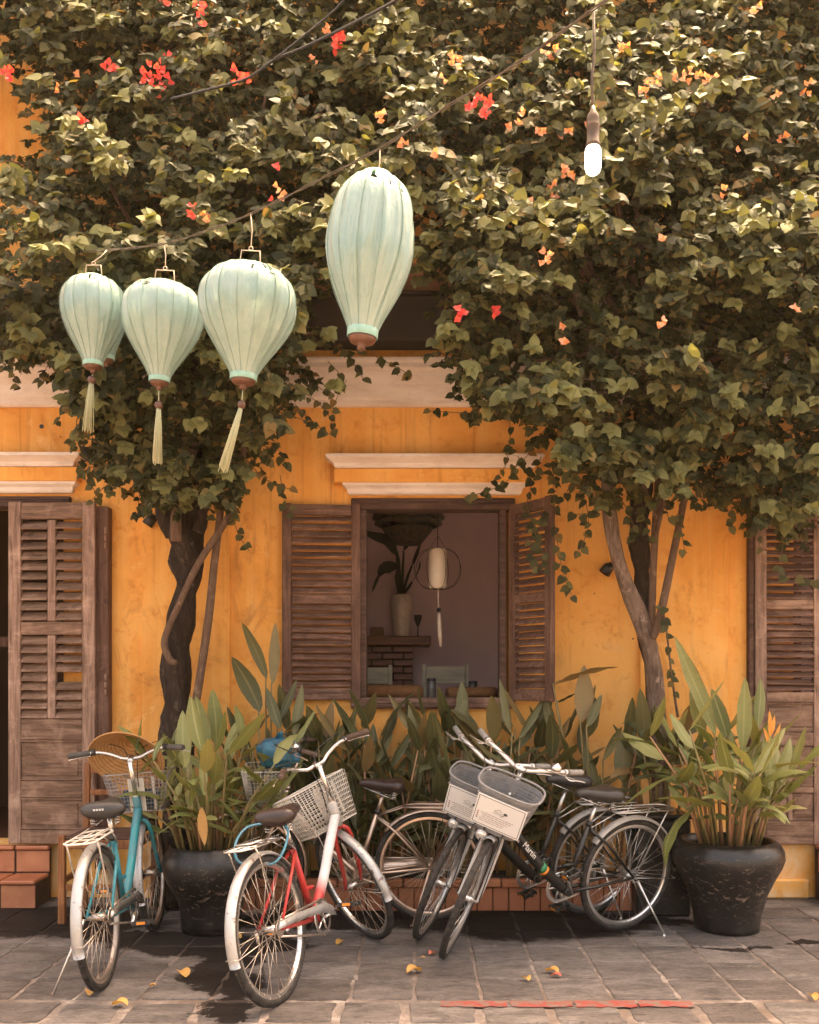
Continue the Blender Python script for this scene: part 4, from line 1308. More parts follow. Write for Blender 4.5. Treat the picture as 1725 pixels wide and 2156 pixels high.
    bar = sp.get('bar', [(0, 0, 0), (.004, .05, .002), (.002, .10, .03), (-.03, .17, .052), (-.085, .235, .055), (-.16, .30, .045)])
    half = [K + Vector(p) for p in bar]
    full = [K + Vector((p[0], -p[1], p[2])) for p in reversed(bar[1:])] + half
    pts = [Vector(p) for p in spline(full, 5)]
    hbm = fo_(MB().tube(pts, sp.get('bar_r', .0112), 10), 'handlebar', sp.get('bar_mat', sp['metal']))
    for s_ in (-1, 1):
        q = [Vector((p.x, p.y * s_, p.z)) for p in half]
        e0, e1 = q[-1], q[-2]
        dr = (e0 - e1).normalized()
        gl = sp.get('grip_len', .115)
        gp = [e0 - dr * gl + dr * gl * k / 8 for k in range(9)]
        fo_(MB().tube(gp + [e0 + dr * .004], [.0155 + .0012 * (k % 2) for k in range(9)] + [.010], 12), 'grip', sp.get('grip', M['grip']), hbm)
        cl = e0 - dr * (gl + .018)
        lv = bpy.data.objects.new('x', None); bpy.data.objects.remove(lv)
        fo_(MB().tube([cl - dr * .012, cl + dr * .012], .018, 10), 'lever_clamp', M['plastic_bk'] if not sp.get('lever_lt') else M['chrome_new'], hbm)
        fw = Vector((1, 0, 0)); 
        sidev = dr.cross(Vector((0, 0, 1))) ; 
        if sidev.x < 0: sidev = -sidev
        fo_(MB().tube([Vector(p) for p in spline([cl + Vector((.01, 0, -.012)), cl + sidev * .045 + Vector((0, 0, -.022)) - dr * .004, cl + sidev * .05 + dr * .05 + Vector((0, 0, -.022)), cl + sidev * .06 + dr * .115 + Vector((0, 0, -.028))], 4)], .0052, 7, flat=.6), 'brake_lever', sp['metal'], hbm)
        cb_ = [cl + sidev * .035 - dr * .012 + Vector((0, 0, -.015)), cl + sidev * .12 - dr * .09 + Vector((0, 0, .03)), T + nrm * .10 + Vector((0, s_ * .05, .03)), T + nrm * .07 + Vector((0, s_ * .02, -.10)), H0 + nrm * .04 + Vector((0, s_ * .012, .05))]
        fo_(MB().tube([Vector(p) for p in spline(cb_, 6)], .0028, 6), 'brake_cable', M['cable'] if sp.get('lever_lt') else M['plastic_bk'], b)
    if sp.get('bell'):
        bp_ = [Vector((p.x, p.y * sp['bell'], p.z)) for p in half][3]
        fo_(MB().lathe([(.028, 0), (.029, .008), (.024, .022), (.012, .031), (.003, .034), (.003, .038)], 18).xf(Matrix.Translation(bp_ + Vector((0, -.0 * sp['bell'], .014)))), 'bell', M['chrome_new'], hbm)
    bk = sp.get('basket')
    if bk:
        bo = bpy.data.objects.new('basket', None); scene.collection.objects.link(bo); bo.parent = b
        off = Vector(sp.get('basket_off', (.175, 0, .02)))
        bo.matrix_local = F @ Matrix.Translation(H1 + u * .115 + off) @ Matrix.Rotation(R(sp.get('basket_tilt', 0)), 4, 'Y')
        if bk == 'wire':
            wire_basket(bo, sp['basket_mat'], **sp.get('basket_kw', {}))
            if sp.get('basket_plate'):
                MB().box((-.125, -.045, -.20), (-.121, .045, -.01), .001).xf(Matrix.Rotation(R(-9), 4, 'Y')).obj('basket_plate', M['plastic_wh'], bo)
                MB().box((-.109, -.1, -.2), (-.105, -.085, -.01), .001).xf(Matrix.Rotation(R(-9), 4, 'Y')).obj('basket_strap', M['plastic_wh'], bo)
                pm_ = MB()
                for k, (yy, zz, q) in enumerate(((0, -.05, .004), (0, -.07, .004), (0, -.085, .005), (.0, -.11, .012), (0, -.135, .004), (0, -.15, .005))):
                    pm_.box((-.1265, yy - q, zz - .004), (-.1255, yy + q, zz + .004), .001)
                pm_.xf(Matrix.Rotation(R(-9), 4, 'Y')).obj('plate_print', M['sign_ink'], bo)
        else:
            plastic_basket(bo, M['plastic_gr'])
            basket_sign(bo)
        for s_ in (-1, 1):
            fo_(MB().tube([hf + Vector((.0, s_ * .062, 0)), H1 + u * -.115 + off + Vector((-.02, s_ * .05, 0))], .0035, 6), 'basket_stay', M['chrome_old'] if sp.get('old', True) else M['plastic_bk'], b)
        fo_(MB().tube([H1 + u * .06 + nrm * .01, H1 + u * .06 + nrm * .08], .008, 7), 'basket_bracket', sp['metal'], b)
    if sp.get('lamp'):
        lp = C0 + nrm * .115 + Vector((0, sp['lamp'] * .055, -.045))
        lo = bpy.data.objects.new('headlamp', None); scene.collection.objects.link(lo); lo.parent = b
        lo.matrix_local = F @ Matrix.Translation(lp) @ Matrix.Rotation(R(90 + 12), 4, 'Y')
        MB().lathe([(.006, -.055), (.022, -.045), (.031, -.02), (.034, .0), (.031, .004)], 20).obj('lamp_shell', M['chrome_new'], lo)
        MB().lathe([(.030, .0035), (.026, .010), (.012, .014), (.002, .015)], 20).obj('lamp_lens', M['lens'], lo)
        fo_(MB().tube([C0 + nrm * .02 + Vector((0, 0, .01)), C0 + nrm * .07 + Vector((0, sp['lamp'] * .03, .0)), lp + Vector((-.02, 0, .01))], .0065, 6), 'lamp_bracket', M['chrome_new'], b)
        fo_(MB().tube([Vector(p) for p in spline([lp + Vector((-.02, 0, -.02)), lp + Vector((.03, sp['lamp'] * .05, -.03)), lp + Vector((.0, sp['lamp'] * .05, .05)), C0 + Vector((0, 0, .06))], 5)], .003, 5), 'lamp_wire', M['plastic_bk'], b)
    return b, F, dict(H0=H0, H1=H1, BB=BB, ST=ST, hr=hr, hf=hf, T=T, u=u, nrm=nrm, A0=A0, SP=SP)

def axis_from(rear, front):
    d = front - rear
    return math.degrees(math.atan2(d.y, d.x)), d.length

# --- teal blue bicycle
r_, f_ = G(219, 2080), G(324, 1962)
hd, ln = axis_from(r_, f_)
blue, BF, BK = bicycle('teal blue bicycle seen from behind with a grey wire basket, beside the door', r_, hd, 4.0, 1,
    dict(wb=1.06, frame=M['blue'], stay_mat=M['blue2'], fork_mat=M['blue'], rim=M['chrome_old'], metal=M['chrome'], fender=M['fender_white'], rack_mat=M['plastic_wh'], guard=M['chrome'], basket='wire', basket_mat=M['wire_grey'],
         basket_plate=True, tube_r=.023, crank=200, saddle_mark=True, saddle_w=.112, stem=.215, stand=dict(top=(-.0, .07, .33), foot=(-.12, .2, 0)), fend_end=197,
         bar=[(0, 0, 0), (.0, .05, .004), (-.004, .11, .03), (-.02, .17, .046), (-.06, .24, .048), (-.11, .31, .044)], basket_kw=dict(w=.36, h=.22, wb=.27)))
# --- red and silver bicycle
r_, f_ = G(590, 2114), G(774, 1988)
hd, ln = axis_from(r_, f_)
red, RF, RK = bicycle('red and silver bicycle with a white wire basket and blue lock, front wheel turned', r_, hd, 9.0, 55,
    dict(wb=1.07, frame=M['redsilver'], stay_mat=M['red'], fork_mat=M['red'], head_mat=M['fender_grey'], rim=M['chrome'], metal=M['chrome'], fender=M['fender_white'], rack_mat=M['chrome'], guard=M['fender_white'], basket='wire', basket_mat=M['plastic_wh'],
         basket_plate=True, tube_r=.026, crank=8, saddle=M['saddle_br'], grip=M['grip_br'], grip_len=.13, stem=.22, saddle_tilt=-4, fend_end=194, stand=dict(top=(-.0, .07, .33), foot=(.16, .16, 0)),
         basket_kw=dict(w=.36, d=.27, h=.25, wb=.28, db=.2, step=.024, r=.0024, big=.005), rack_x=-.22, basket_off=(.215, 0, .02), bar=[(0, 0, 0), (.004, .05, -.004), (.004, .10, .02), (-.035, .165, .045), (-.09, .225, .045), (-.175, .285, .03)]))
fo = MB().tube([Vector(p) for p in spline([(.17, .05, .80), (.10, .105, .795), (.02, .125, .74), (-.01, .115, .67), (.0, .07, .635), (.06, -.02, .62), (.12, -.055, .66), (.19, -.06, .75), (.20, -.01, .80), (.17, .05, .80)], 6)[:-1]], .0062, 8, True).obj('cable_lock', M['lock_blue'], red)
# --- two black hire bicycles
bspec = dict(frame=M['black'], fork_mat=M['fender_grey'], rim=M['chrome_new'], metal=M['chrome_new'], fender=M['fender_grey'], rack_mat=M['chrome_new'], guard=None, basket='plastic', old=False, tube_r=.030, lever_lt=True,
             grip=M['grip_lt'], bar_r=.0125, lamp=-1, stem=.20, clip=False, rack_x=-.27, rack_w=.065, ff0=95, ff1=188, fend_end=150, basket_off=(.135, 0, .035), basket_tilt=4, saddle_h=.125,
             bar=[(0, 0, 0), (.002, .05, .01), (-.004, .11, .035), (-.03, .17, .05), (-.085, .235, .055), (-.175, .295, .05)], crank=244, pedal_tilt=20)
r_, f_ = G(1308, 1957), G(955, 2012)
hd, ln = axis_from(r_, f_)
s1 = dict(bspec); s1.update(wb=1.12, bell=1, stand=dict(top=(-.02, .07, .32), foot=(-.12, .24, 0)))
blk1, F1, K1 = bicycle('nearer black bicycle whose grey basket shows its whole white sign', r_, hd, 9.0, 48, s1)
r2, f2 = r_ + Vector((-.125, .36, 0)), f_ + Vector((-.21, .32, 0))
hd2, ln = axis_from(r2, f2)
s2 = dict(bspec); s2.update(wb=1.12, stand=dict(top=(-.02, .07, .32), foot=(-.1, .2, 0)), crank=250, saddle_h=.17)
blk2, F2, K2 = bicycle('farther black bicycle with its signed grey basket partly hidden behind the other', r2, hd2, 9.0, 46, s2)
# lettering on the near black frame, on its left flank
A, B = K1['H0'] + K1['u'] * .05, K1['BB']
dirv = (B - A).normalized()
me = text_mesh('Martin', .046, M['white_ink'])
up_l = Vector((0, 1, 0)).cross(dirv).normalized()
def tube_text(bk, K, me):
    o = bpy.data.objects.new('frame_lettering', me); scene.collection.objects.link(o); o.parent = bk
    c = A.lerp(B, .36) + Vector((-.012, .0325, -.022))
    xx = dirv; zz = Vector((0, 1, 0)); yy = zz.cross(xx)
    o.matrix_local = Matrix(((xx.x, yy.x, zz.x, c.x), (xx.y, yy.y, zz.y, c.y), (xx.z, yy.z, zz.z, c.z), (0, 0, 0, 1)))
tube_text(blk1, K1, me)
MB().tube([A.lerp(B, .56) + Vector((-.015, .0, -.03)), A.lerp(B, .62) + Vector((-.012, .0, -.03))], .0312, 14).obj('frame_band', M['sign_green'], blk1)
MB().tube([A.lerp(B, .622) + Vector((-.012, .0, -.03)), A.lerp(B, .65) + Vector((-.011, .0, -.029))], .0312, 14).obj('frame_band', M['orange_ref'], blk1)
# --- copper-coloured old bicycle behind
r_ = G(905, 1938)
cop, CF, CK = bicycle('old copper-tinted bicycle standing side-on along the brick planter', r_, 178.5, 3.0, 6,
    dict(wb=1.10, frame=M['copper'], rim=M['copper'], metal=M['copper'], fender=M['copper'], rack_mat=M['copper'], guard=M['copper'], guard_thin=False, basket='wire', basket_mat=M['plastic_wh'], tube_r=.017,
         saddle=M['saddle_br'], bell=1, grip=M['grip_br'], rack_z=.70, rack_x=-.32, stem=.20, saddle_h=.12, fend_end=190, stand=dict(top=(.0, .07, .33), foot=(.1, .16, 0))))
# ------------------------------------------------------------------ leaf materials
def mat_leaf(name, stops, trans=.25, rough=.45, attr=None, rib=None, spec=.5):
    t = NT(name)
    isl = t.new('ShaderNodeNewGeometry').outputs['Random Per Island']
    rnd = t.new('ShaderNodeObjectInfo').outputs['Random']
    k = t.math('FRACT', t.math('ADD', isl, rnd))
    c = t.ramp(k, stops)
    if attr:
        a = t.new('ShaderNodeAttribute'); a.attribute_name = 'tint'
        c = t.mix(a.outputs['Fac'], c, attr)
    n = t.noise(t.coord(), 9, 5, .6)
    c = t.mix(t.ramp(n, [(.55, 0), (.75, .35)]), c, L(.16, .13, .05))
    if rib:
        ra = t.new('ShaderNodeAttribute'); ra.attribute_name = 'rib'
        rv = ra.outputs['Fac']
        vn = t.new('ShaderNodeTexWave'); vn.wave_type = 'BANDS'; vn.bands_direction = 'Z'
        t.l.new(t.coord(), vn.inputs['Vector']); vn.inputs['Scale'].default_value = 14; vn.inputs['Distortion'].default_value = 1.5
        c = t.mix(t.math('MULTIPLY', vn.outputs[0], .16), c, rib)
        c = t.mix(t.ramp(rv, [(.84, 0), (.95, .8)]), c, rib)
        ed = t.math('MULTIPLY', t.ramp(rv, [(.0, 1), (.28, 0)]), t.ramp(t.noise(t.coord(), 4.5, 5, .7), [(.52, 0), (.62, .9)]))
        c = t.mix(ed, c, L(.22, .12, .045))
        t.bump(vn.outputs[0], .25, .01)
    t.set(c, rough, 0, spec)
    tr = t.new('ShaderNodeBsdfTranslucent')
    t.l.new(t.mix(1.0, c, L(1.6, 1.5, .7), 'MULTIPLY'), tr.inputs[0])
    mx = t.new('ShaderNodeMixShader'); mx.inputs[0].default_value = trans
    t.l.new(t.b.outputs[0], mx.inputs[1]); t.l.new(tr.outputs[0], mx.inputs[2]); t.l.new(mx.outputs[0], t.out.inputs[0])
    return t.m
M['leaf_vine'] = mat_leaf('bougainvillea_leaf', [(0, L(.025, .028, .011)), (.35, L(.050, .053, .021)), (.7, L(.085, .084, .034)), (.9, L(.125, .112, .042)), (1, L(.24, .14, .045))], .32, .62, attr=L(.24, .235, .09), spec=.2)
M['leaf_pot'] = mat_leaf('broad_green_leaf', [(0, L(.11, .13, .036)), (.5, L(.20, .215, .062)), (.85, L(.28, .275, .09)), (1, L(.34, .29, .10))], .2, .36, rib=L(.34, .33, .13))
M['leaf_bed'] = mat_leaf('olive_lance_leaf', [(0, L(.060, .070, .028)), (.5, L(.115, .120, .048)), (.88, L(.18, .165, .07)), (1, L(.32, .19, .075))], .18, .40, rib=L(.22, .19, .085))
M['leaf_dry'] = mat_leaf('dry_yellow_leaf', [(0, L(.48, .26, .06)), (.6, L(.60, .34, .10)), (1, L(.40, .18, .05))], .2, .6)
M['stem_green'] = simple('pale_green_stem', L(.16, .14, .05), L(.30, .20, .08), 9, .5, stretch=(6, 6, 1))
M['stem_pink'] = simple('reddish_stem_base', L(.36, .20, .09), L(.45, .22, .12), 9, .55, stretch=(6, 6, 1))
M['soil'] = simple('dark_soil', L(.03, .02, .013), L(.06, .042, .028), 30, .95, bump=.9, bscale=60)
def mat_glaze():
    t = NT('black_glazed_clay')
    p = t.coord()
    n = t.noise(p, 5, 6, .6)
    c = t.ramp(n, [(.35, L(.011, .0095, .009)), (.7, L(.022, .018, .016))])
    ch = t.noise(t.mapped(p, (1, 1, 2.4)), 16, 9, .8, .8)
    sep = t.new('ShaderNodeSeparateXYZ'); t.l.new(p, sep.inputs[0])
    zone = t.ramp(sep.outputs['Z'], [(.10, .2), (.24, 1), (.34, 1), (.46, .25)])
    k = t.math('MULTIPLY', t.ramp(ch, [(.565, 0), (.60, 1)]), zone)
    c = t.mix(t.math('MULTIPLY', k, .75), c, L(.36, .26, .18))
    dr = t.noise(t.mapped(p, (9, 9, .5)), 3, 5)
    c = t.mix(t.ramp(dr, [(.6, 0), (.8, .3)]), c, L(.12, .085, .06))
    t.bump(t.math('ADD', n, t.math('MULTIPLY', k, -.4)), .35, .012)
    return t.set(c, t.math('ADD', .2, t.math('MULTIPLY', n, .3)), 0, .5)
M['glaze'] = mat_glaze()

# ------------------------------------------------------------------ big urns
def urn(lab, c, prof, seed):
    t = thing('plant_pot', lab, 'pot', c, 'black glazed pots')
    rr = random.Random(seed)
    ph = rr.uniform(0, 6)
    MB().lathe(prof, 48, rad=lambda a, i: 1 + .008 * math.sin(3 * a + ph + i * .3)).obj('body', M['glaze'], t)
    ztop = prof[-1][1]; r_in = prof[-1][0]
    MB().lathe([(r_in + .004, ztop), (r_in * .6, ztop + .012), (.001, ztop + .018)], 28).obj('soil', M['soil'], t)
    return t
PL, PR = Vector((-1.165, 5.58, 0)), Vector((1.872, 5.60, 0))
urn('wide black glazed pot with scuffed shoulder between the blue and red bicycles', PL,
    [(.15, 0), (.172, .004), (.176, .05), (.185, .14), (.205, .21), (.245, .27), (.272, .33), (.282, .385), (.276, .43), (.258, .462), (.245, .475), (.238, .50), (.226, .50), (.224, .47), (.225, .44)], 1)
urn('smooth black glazed pot with wide shoulder below the closed right door', PR,
    [(.165, 0), (.185, .004), (.186, .03), (.196, .1), (.222, .2), (.268, .30), (.305, .37), (.322, .42), (.318, .465), (.298, .505), (.27, .525), (.256, .525), (.25, .51), (.25, .48)], 2)

BLADES = {}
def wp_lance(u):
    return max(0.0, (math.sin(math.pi * u ** .85)) ** .8) if 0 < u < 1 else 0
def blade_variant(mat, kind, seed):
    """unit leaf along +z, arching towards -y; several bends"""
    key = (mat.name, kind, seed)
    if key not in BLADES:
        rr = random.Random(seed * 7 + 1)
        bend = {'straight': .10, 'arch': .42, 'droop': .85}[kind] * rr.uniform(.8, 1.2)
        pts = []
        for i in range(6):
            u = i / 5
            an = bend * 1.5 * u ** 1.4
            if i == 0: y_, z_ = 0.0, 0.0
            else: y_, z_ = y_ - math.sin(an) * .2, z_ + math.cos(an) * .2
            pts.append((.03 * math.sin(u * 3 + seed), y_, z_))
        BLADES[key] = blade_mesh(MB(), pts, .128 * rr.uniform(.85, 1.15), fold=rr.uniform(.15, .5), n=10, side=Vector((1, 0, 0)), wprof=wp_lance, wav=.1).mesh('leaf', mat)
        ribbed(BLADES[key])
    return BLADES[key]
def aim(base, direction, roll, length, width=1.0):
    d = Vector(direction).normalized()
    q = d.to_track_quat('Z', 'Y').to_matrix().to_4x4()
    return Matrix.Translation(base) @ q @ Matrix.Rotation(roll, 4, 'Z') @ Matrix.Diagonal((length * width, length, length, 1))
def orient(base, direction, face, length, width=1.0):
    """leaf along direction whose arch falls away from 'face' upward side"""
    zv = Vector(direction).normalized()
    yv = Vector(face) - zv * Vector(face).dot(zv)
    if yv.length < 1e-3: yv = zv.orthogonal()
    yv.normalize(); xv = yv.cross(zv)
    m = Matrix(((xv.x, yv.x, zv.x, 0), (xv.y, yv.y, zv.y, 0), (xv.z, yv.z, zv.z, 0), (0, 0, 0, 1)))
    return Matrix.Translation(base) @ m @ Matrix.Diagonal((length * width, length, length, 1))

def clump(t, mat, stem_mat, n_stems, rad, h0, h1, leaves, ll, rr, spread=.35, kinds=('straight', 'arch', 'arch', 'droop'), width=1.0, yscale=1.0, front=0.0, extra=None, lean=None):
    for s in range(n_stems):
        a = rr.uniform(0, 2 * math.pi); q = rad * math.sqrt(rr.random())
        b = Vector((math.cos(a) * q, math.sin(a) * q * yscale, -.02))
        H = rr.uniform(h0, h1)
        out = Vector((b.x, b.y * .8, 0)) / max(rad, .01) * spread * H + Vector((rr.uniform(-.06, .06), rr.uniform(-.05, .03) - front * H, 0))
        if lean: out += Vector(lean) * H
        top = b + out + Vector((0, 0, H))
        mid = b.lerp(top, .5) + Vector((-out.x * .18, -out.y * .18, .03))
        MB().tube([b, mid, top], [.0105, .008, .0045], 6).obj('stem', stem_mat[rr.randrange(len(stem_mat))], t)
        nl = rr.randint(*leaves)
        az0 = rr.uniform(0, 6.28)
        for k in range(nl):
            u = .35 + .65 * (k + 1) / nl
            p = b * (1 - u) ** 2 + mid * 2 * u * (1 - u) + top * u * u
            last = k == nl - 1
            az = az0 + k * math.pi + rr.uniform(-.5, .5)
            el = rr.uniform(.85, 1.35) if last else rr.uniform(.35, 1.05)
            dv = Vector((math.cos(az) * math.cos(el), math.sin(az) * math.cos(el) * .8 - .12, math.sin(el))) + out * .5
            ln = rr.uniform(*ll) * (1 if last else rr.uniform(.75, 1.05))
            kd = 'straight' if last and rr.random() < .6 else rr.choice(kinds)
            back = Vector((-math.cos(az), -math.sin(az), .6)) + Vector((rr.uniform(-.4, .4), rr.uniform(-.7, .1), 0))
            inst(blade_variant(mat, kd, rr.randrange(3)), 'leaf', t, orient(p, dv, back, ln, width * rr.uniform(.85, 1.25)))
    for e in extra or ():
        base, tip, w, kd = e
        dv = tip - base
        foot = Vector((max(-.12, min(.12, base.x * .5)), max(-.08, min(.08, base.y * .4)), -.02))
        MB().tube([foot, foot.lerp(base, .55) + Vector((0, 0, .05)), base, base + dv * .12], [.009, .007, .005, .003], 6).obj('stem', stem_mat[0], t)
        inst(blade_variant(mat, kd, 1), 'leaf', t, orient(base, dv, Vector((0, .3, 1)) if abs(dv.normalized().z) < .8 else Vector((0, 1, 0)), dv.length, w))
rr = random.Random(21)
lp = thing('leafy_plant', 'bushy plant of broad upright green leaves growing in the scuffed black pot', 'plant', PL + Vector((0, 0, .46)))
def rel(t, x, y, d): return P(x, y, d) - t.location
clump(lp, M['leaf_pot'], [M['stem_green'], M['stem_green'], M['stem_pink']], 30, .19, .24, .66, (3, 4), (.20, .34), rr, .58, kinds=('straight', 'arch', 'arch', 'droop', 'droop'), width=.9,
      extra=[(rel(lp, 478, 1588, 5.35), rel(lp, 556, 1494, 5.25), 1.0, 'straight'), (rel(lp, 380, 1620, 5.4), rel(lp, 345, 1540, 5.3), 1.0, 'straight'),
             (rel(lp, 400, 1705, 5.35), rel(lp, 330, 1690, 5.25), 1.0, 'arch'), (rel(lp, 392, 1715, 5.3), rel(lp, 318, 1760, 5.2), .9, 'straight'),
             (rel(lp, 530, 1690, 5.35), rel(lp, 605, 1620, 5.2), 1.1, 'straight'), (rel(lp, 425, 1590, 5.4), rel(lp, 418, 1465, 5.4), 1.1, 'straight'), (rel(lp, 452, 1570, 5.5), rel(lp, 452, 1450, 5.5), 1.0, 'straight')])
inst(blade_variant(M['leaf_dry'], 'straight', 1), 'leaf', lp, orient(rel(lp, 427, 1700, 5.22), Vector((.05, 0, -1)), Vector((0, 1, 0)), .21, .9))
rp = thing('leafy_plant', 'tall arching green plant with one orange flower in the smooth black pot', 'plant', PR + Vector((0, 0, .49)))
clump(rp, M['leaf_pot'], [M['stem_green'], M['stem_pink']], 28, .19, .26, .72, (3, 4), (.24, .38), rr, .62, width=.85, kinds=('straight', 'arch', 'droop', 'droop'),
      extra=[(rel(rp, 1560, 1580, 5.5), rel(rp, 1568, 1425, 5.5), .75, 'straight'), (rel(rp, 1505, 1550, 5.7), rel(rp, 1418, 1338, 5.7), .5, 'straight'), (rel(rp, 1600, 1620, 5.4), rel(rp, 1724, 1572, 5.3), .95, 'arch'),
             (rel(rp, 1600, 1650, 5.4), rel(rp, 1715, 1600, 5.3), .75, 'arch'), (rel(rp, 1590, 1700, 5.35), rel(rp, 1660, 1680, 5.2), 1.1, 'arch'), (rel(rp, 1530, 1560, 5.7), rel(rp, 1498, 1448, 5.7), .9, 'straight'),
             (rel(rp, 1450, 1625, 5.45), rel(rp, 1290, 1650, 5.3), .8, 'arch'), (rel(rp, 1430, 1590, 5.6), rel(rp, 1300, 1515, 5.6), .7, 'arch'), (rel(rp, 1460, 1700, 5.4), rel(rp, 1340, 1760, 5.2), .8, 'droop'),
             (rel(rp, 1500, 1700, 5.4), rel(rp, 1385, 1640, 5.3), 1.0, 'arch'), (rel(rp, 1480, 1560, 5.8), rel(rp, 1452, 1450, 5.8), .8, 'straight'), (rel(rp, 1590, 1600, 5.6), rel(rp, 1685, 1490, 5.6), .7, 'straight')])
# the orange bract flower on a long stalk
M['bract'] = mat_leaf('orange_bract', [(0, L(.80, .36, .07)), (1, L(.85, .44, .12))], .25, .45)
fl0, fl1 = rel(rp, 1578, 1760, 5.5), rel(rp, 1617, 1562, 5.38)
MB().tube([fl0, fl0.lerp(fl1, .5) + Vector((.03, 0, 0)), fl1], .006, 6).obj('flower_stalk', M['stem_green'], rp)
for (tx, ty, bx_, by_) in ((1618, 1495, 1622, 1545), (1643, 1522, 1628, 1552), (1606, 1530, 1620, 1560), (1630, 1505, 1624, 1540), (1612, 1548, 1618, 1565)):
    a_, b_ = rel(rp, bx_, by_ + 8, 5.38), rel(rp, tx, ty, 5.36)
    inst(blade_variant(M['bract'], 'straight', 0), 'bract', rp, orient(a_, b_ - a_, Vector((0, 1, 0)), (b_ - a_).length * 1.0, .62))

# ------------------------------------------------------------------ brick planter with its row of plants
px0, px1 = P(505, 1900, 6.0).x, P(1352, 1900, 6.0).x
pt = thing('brick_planter', 'low terracotta brick planter running along the foot of the wall', 'planter', ((px0 + px1) / 2, 6.0, 0))
o_ = Matrix.Translation((-(px0 + px1) / 2, -6.0, 0))
MB().box((px0, 6.012, 0), (px1, 6.36, .178), 0).xf(o_).obj('planter_core', M['grout'], pt)
MB().box((px0 + .05, 6.06, .178), (px1 - .05, 6.36, .188), 0).xf(o_).obj('soil', M['soil'], pt)
x = px0
bk_f, bk_c = None, None
rb_ = random.Random(9)
BRK = [MB().box((-.047, 0, .004), (.047, .014, .150), .005).mesh('brick', m) for m in (M['tile'], M['tile_b'])]
CAP = [MB().box((-.1, -.012, .154), (.1, .065, .20), .006).mesh('cap_brick', m) for m in (M['tile'], M['tile_b'])]
x = px0 + .05
while x < px1 - .03:
    inst(BRK[rb_.randrange(2)], 'brick', pt, o_ @ Matrix.Translation((x, 6.0 + rb_.uniform(-.003, .003), 0)) @ Matrix.Rotation(rb_.uniform(-.012, .012), 4, 'Y')); x += .1
x = px0 + .1
while x < px1 - .08:
    inst(CAP[rb_.randrange(2)], 'cap_brick', pt, o_ @ Matrix.Translation((x, 6.0 + rb_.uniform(-.004, .004), rb_.uniform(-.002, .002)))); x += .207
bed = []
DESC = ['nearest the left shutter with tall dark leaves', 'just right of the blue plastic bag', 'below the left shutter', 'above the brown bicycle saddle', 'below the left end of the window sill',
        'left of the farther signed basket', 'behind the upright handlebars of the black bicycles', 'below the window sill centre', 'below the right end of the window sill', 'below the right shutter', 'behind the black saddles', 'nearest the leaning right trunk']
xsb = [560, 625, 690, 755, 815, 880, 940, 1000, 1065, 1130, 1200, 1270]
for i, xp in enumerate(xsb):
    b = P(xp, 1850, 6.2); b.z = .18
    t = thing('lance_leaf_plant', 'olive lance-leaved plant in the brick planter ' + DESC[i], 'plant', b, 'plants in the brick planter')
    ex = []
    if i == 0:
        ex = [(rel(t, 560, 1430, 6.1), rel(t, 514, 1300, 6.05), .6, 'arch'), (rel(t, 572, 1440, 6.1), rel(t, 583, 1310, 6.1), .62, 'straight'), (rel(t, 545, 1500, 6.0), rel(t, 495, 1375, 6.0), 1.0, 'arch'),
              (rel(t, 600, 1540, 6.0), rel(t, 665, 1480, 5.95), .8, 'arch'), (rel(t, 585, 1520, 6.1), rel(t, 628, 1430, 6.1), .6, 'straight')]
    if i == 11:
        ex = [(rel(t, 1165, 1440, 6.0), rel(t, 1292, 1367, 5.9), .75, 'arch'), (rel(t, 1222, 1520, 6.0), rel(t, 1232, 1400, 6.0), 1.15, 'straight'), (rel(t, 1235, 1530, 5.95), rel(t, 1268, 1462, 5.95), .9, 'straight'),
              (rel(t, 1170, 1480, 6.05), rel(t, 1215, 1455, 6.0), .9, 'straight'), (rel(t, 1270, 1600, 5.95), rel(t, 1310, 1520, 5.9), .7, 'arch')]
    hi = 1.0 if i < 10 else .95
    clump(t, M['leaf_bed'], [M['stem_green'], M['stem_pink'], M['stem_green']], 13 if i < 10 else 6, .14, .35 * hi, 1.0 * hi, (3, 5), (.26, .40), rr, .12, kinds=('straight', 'straight', 'arch'), width=.9, yscale=.8, front=.06, extra=ex)
for k, (x_, y_) in enumerate(((1010, 1600), (762, 1640), (1190, 1570), (900, 1650))):
    pass

# black square tub with its own plant behind the right pot
tb = P(1385, 1900, 6.02); tb.z = 0
t = thing('square_tub', 'tall black square tub in the corner behind the right pot', 'tub', tb)
MB().box((-.17, -.15, 0), (.17, .15, .60), .012).obj('body', M['glaze'], t)
for xx in (-.06, .06): MB().box((xx - .006, -.1535, .03), (xx + .006, -.149, .58), .001).obj('rib', M['glaze'], t)
MB().box((-.18, -.16, .602), (.18, .16, .63), .008).obj('rim', M['glaze'], t)
t2 = thing('leafy_plant', 'dark spreading plant in the black square tub', 'plant', tb + Vector((0, 0, .63)))
clump(t2, M['leaf_bed'], [M['stem_green']], 8, .12, .2, .5, (3, 4), (.3, .42), rr, .5, kinds=('arch', 'droop', 'straight'), width=.8, front=.1)

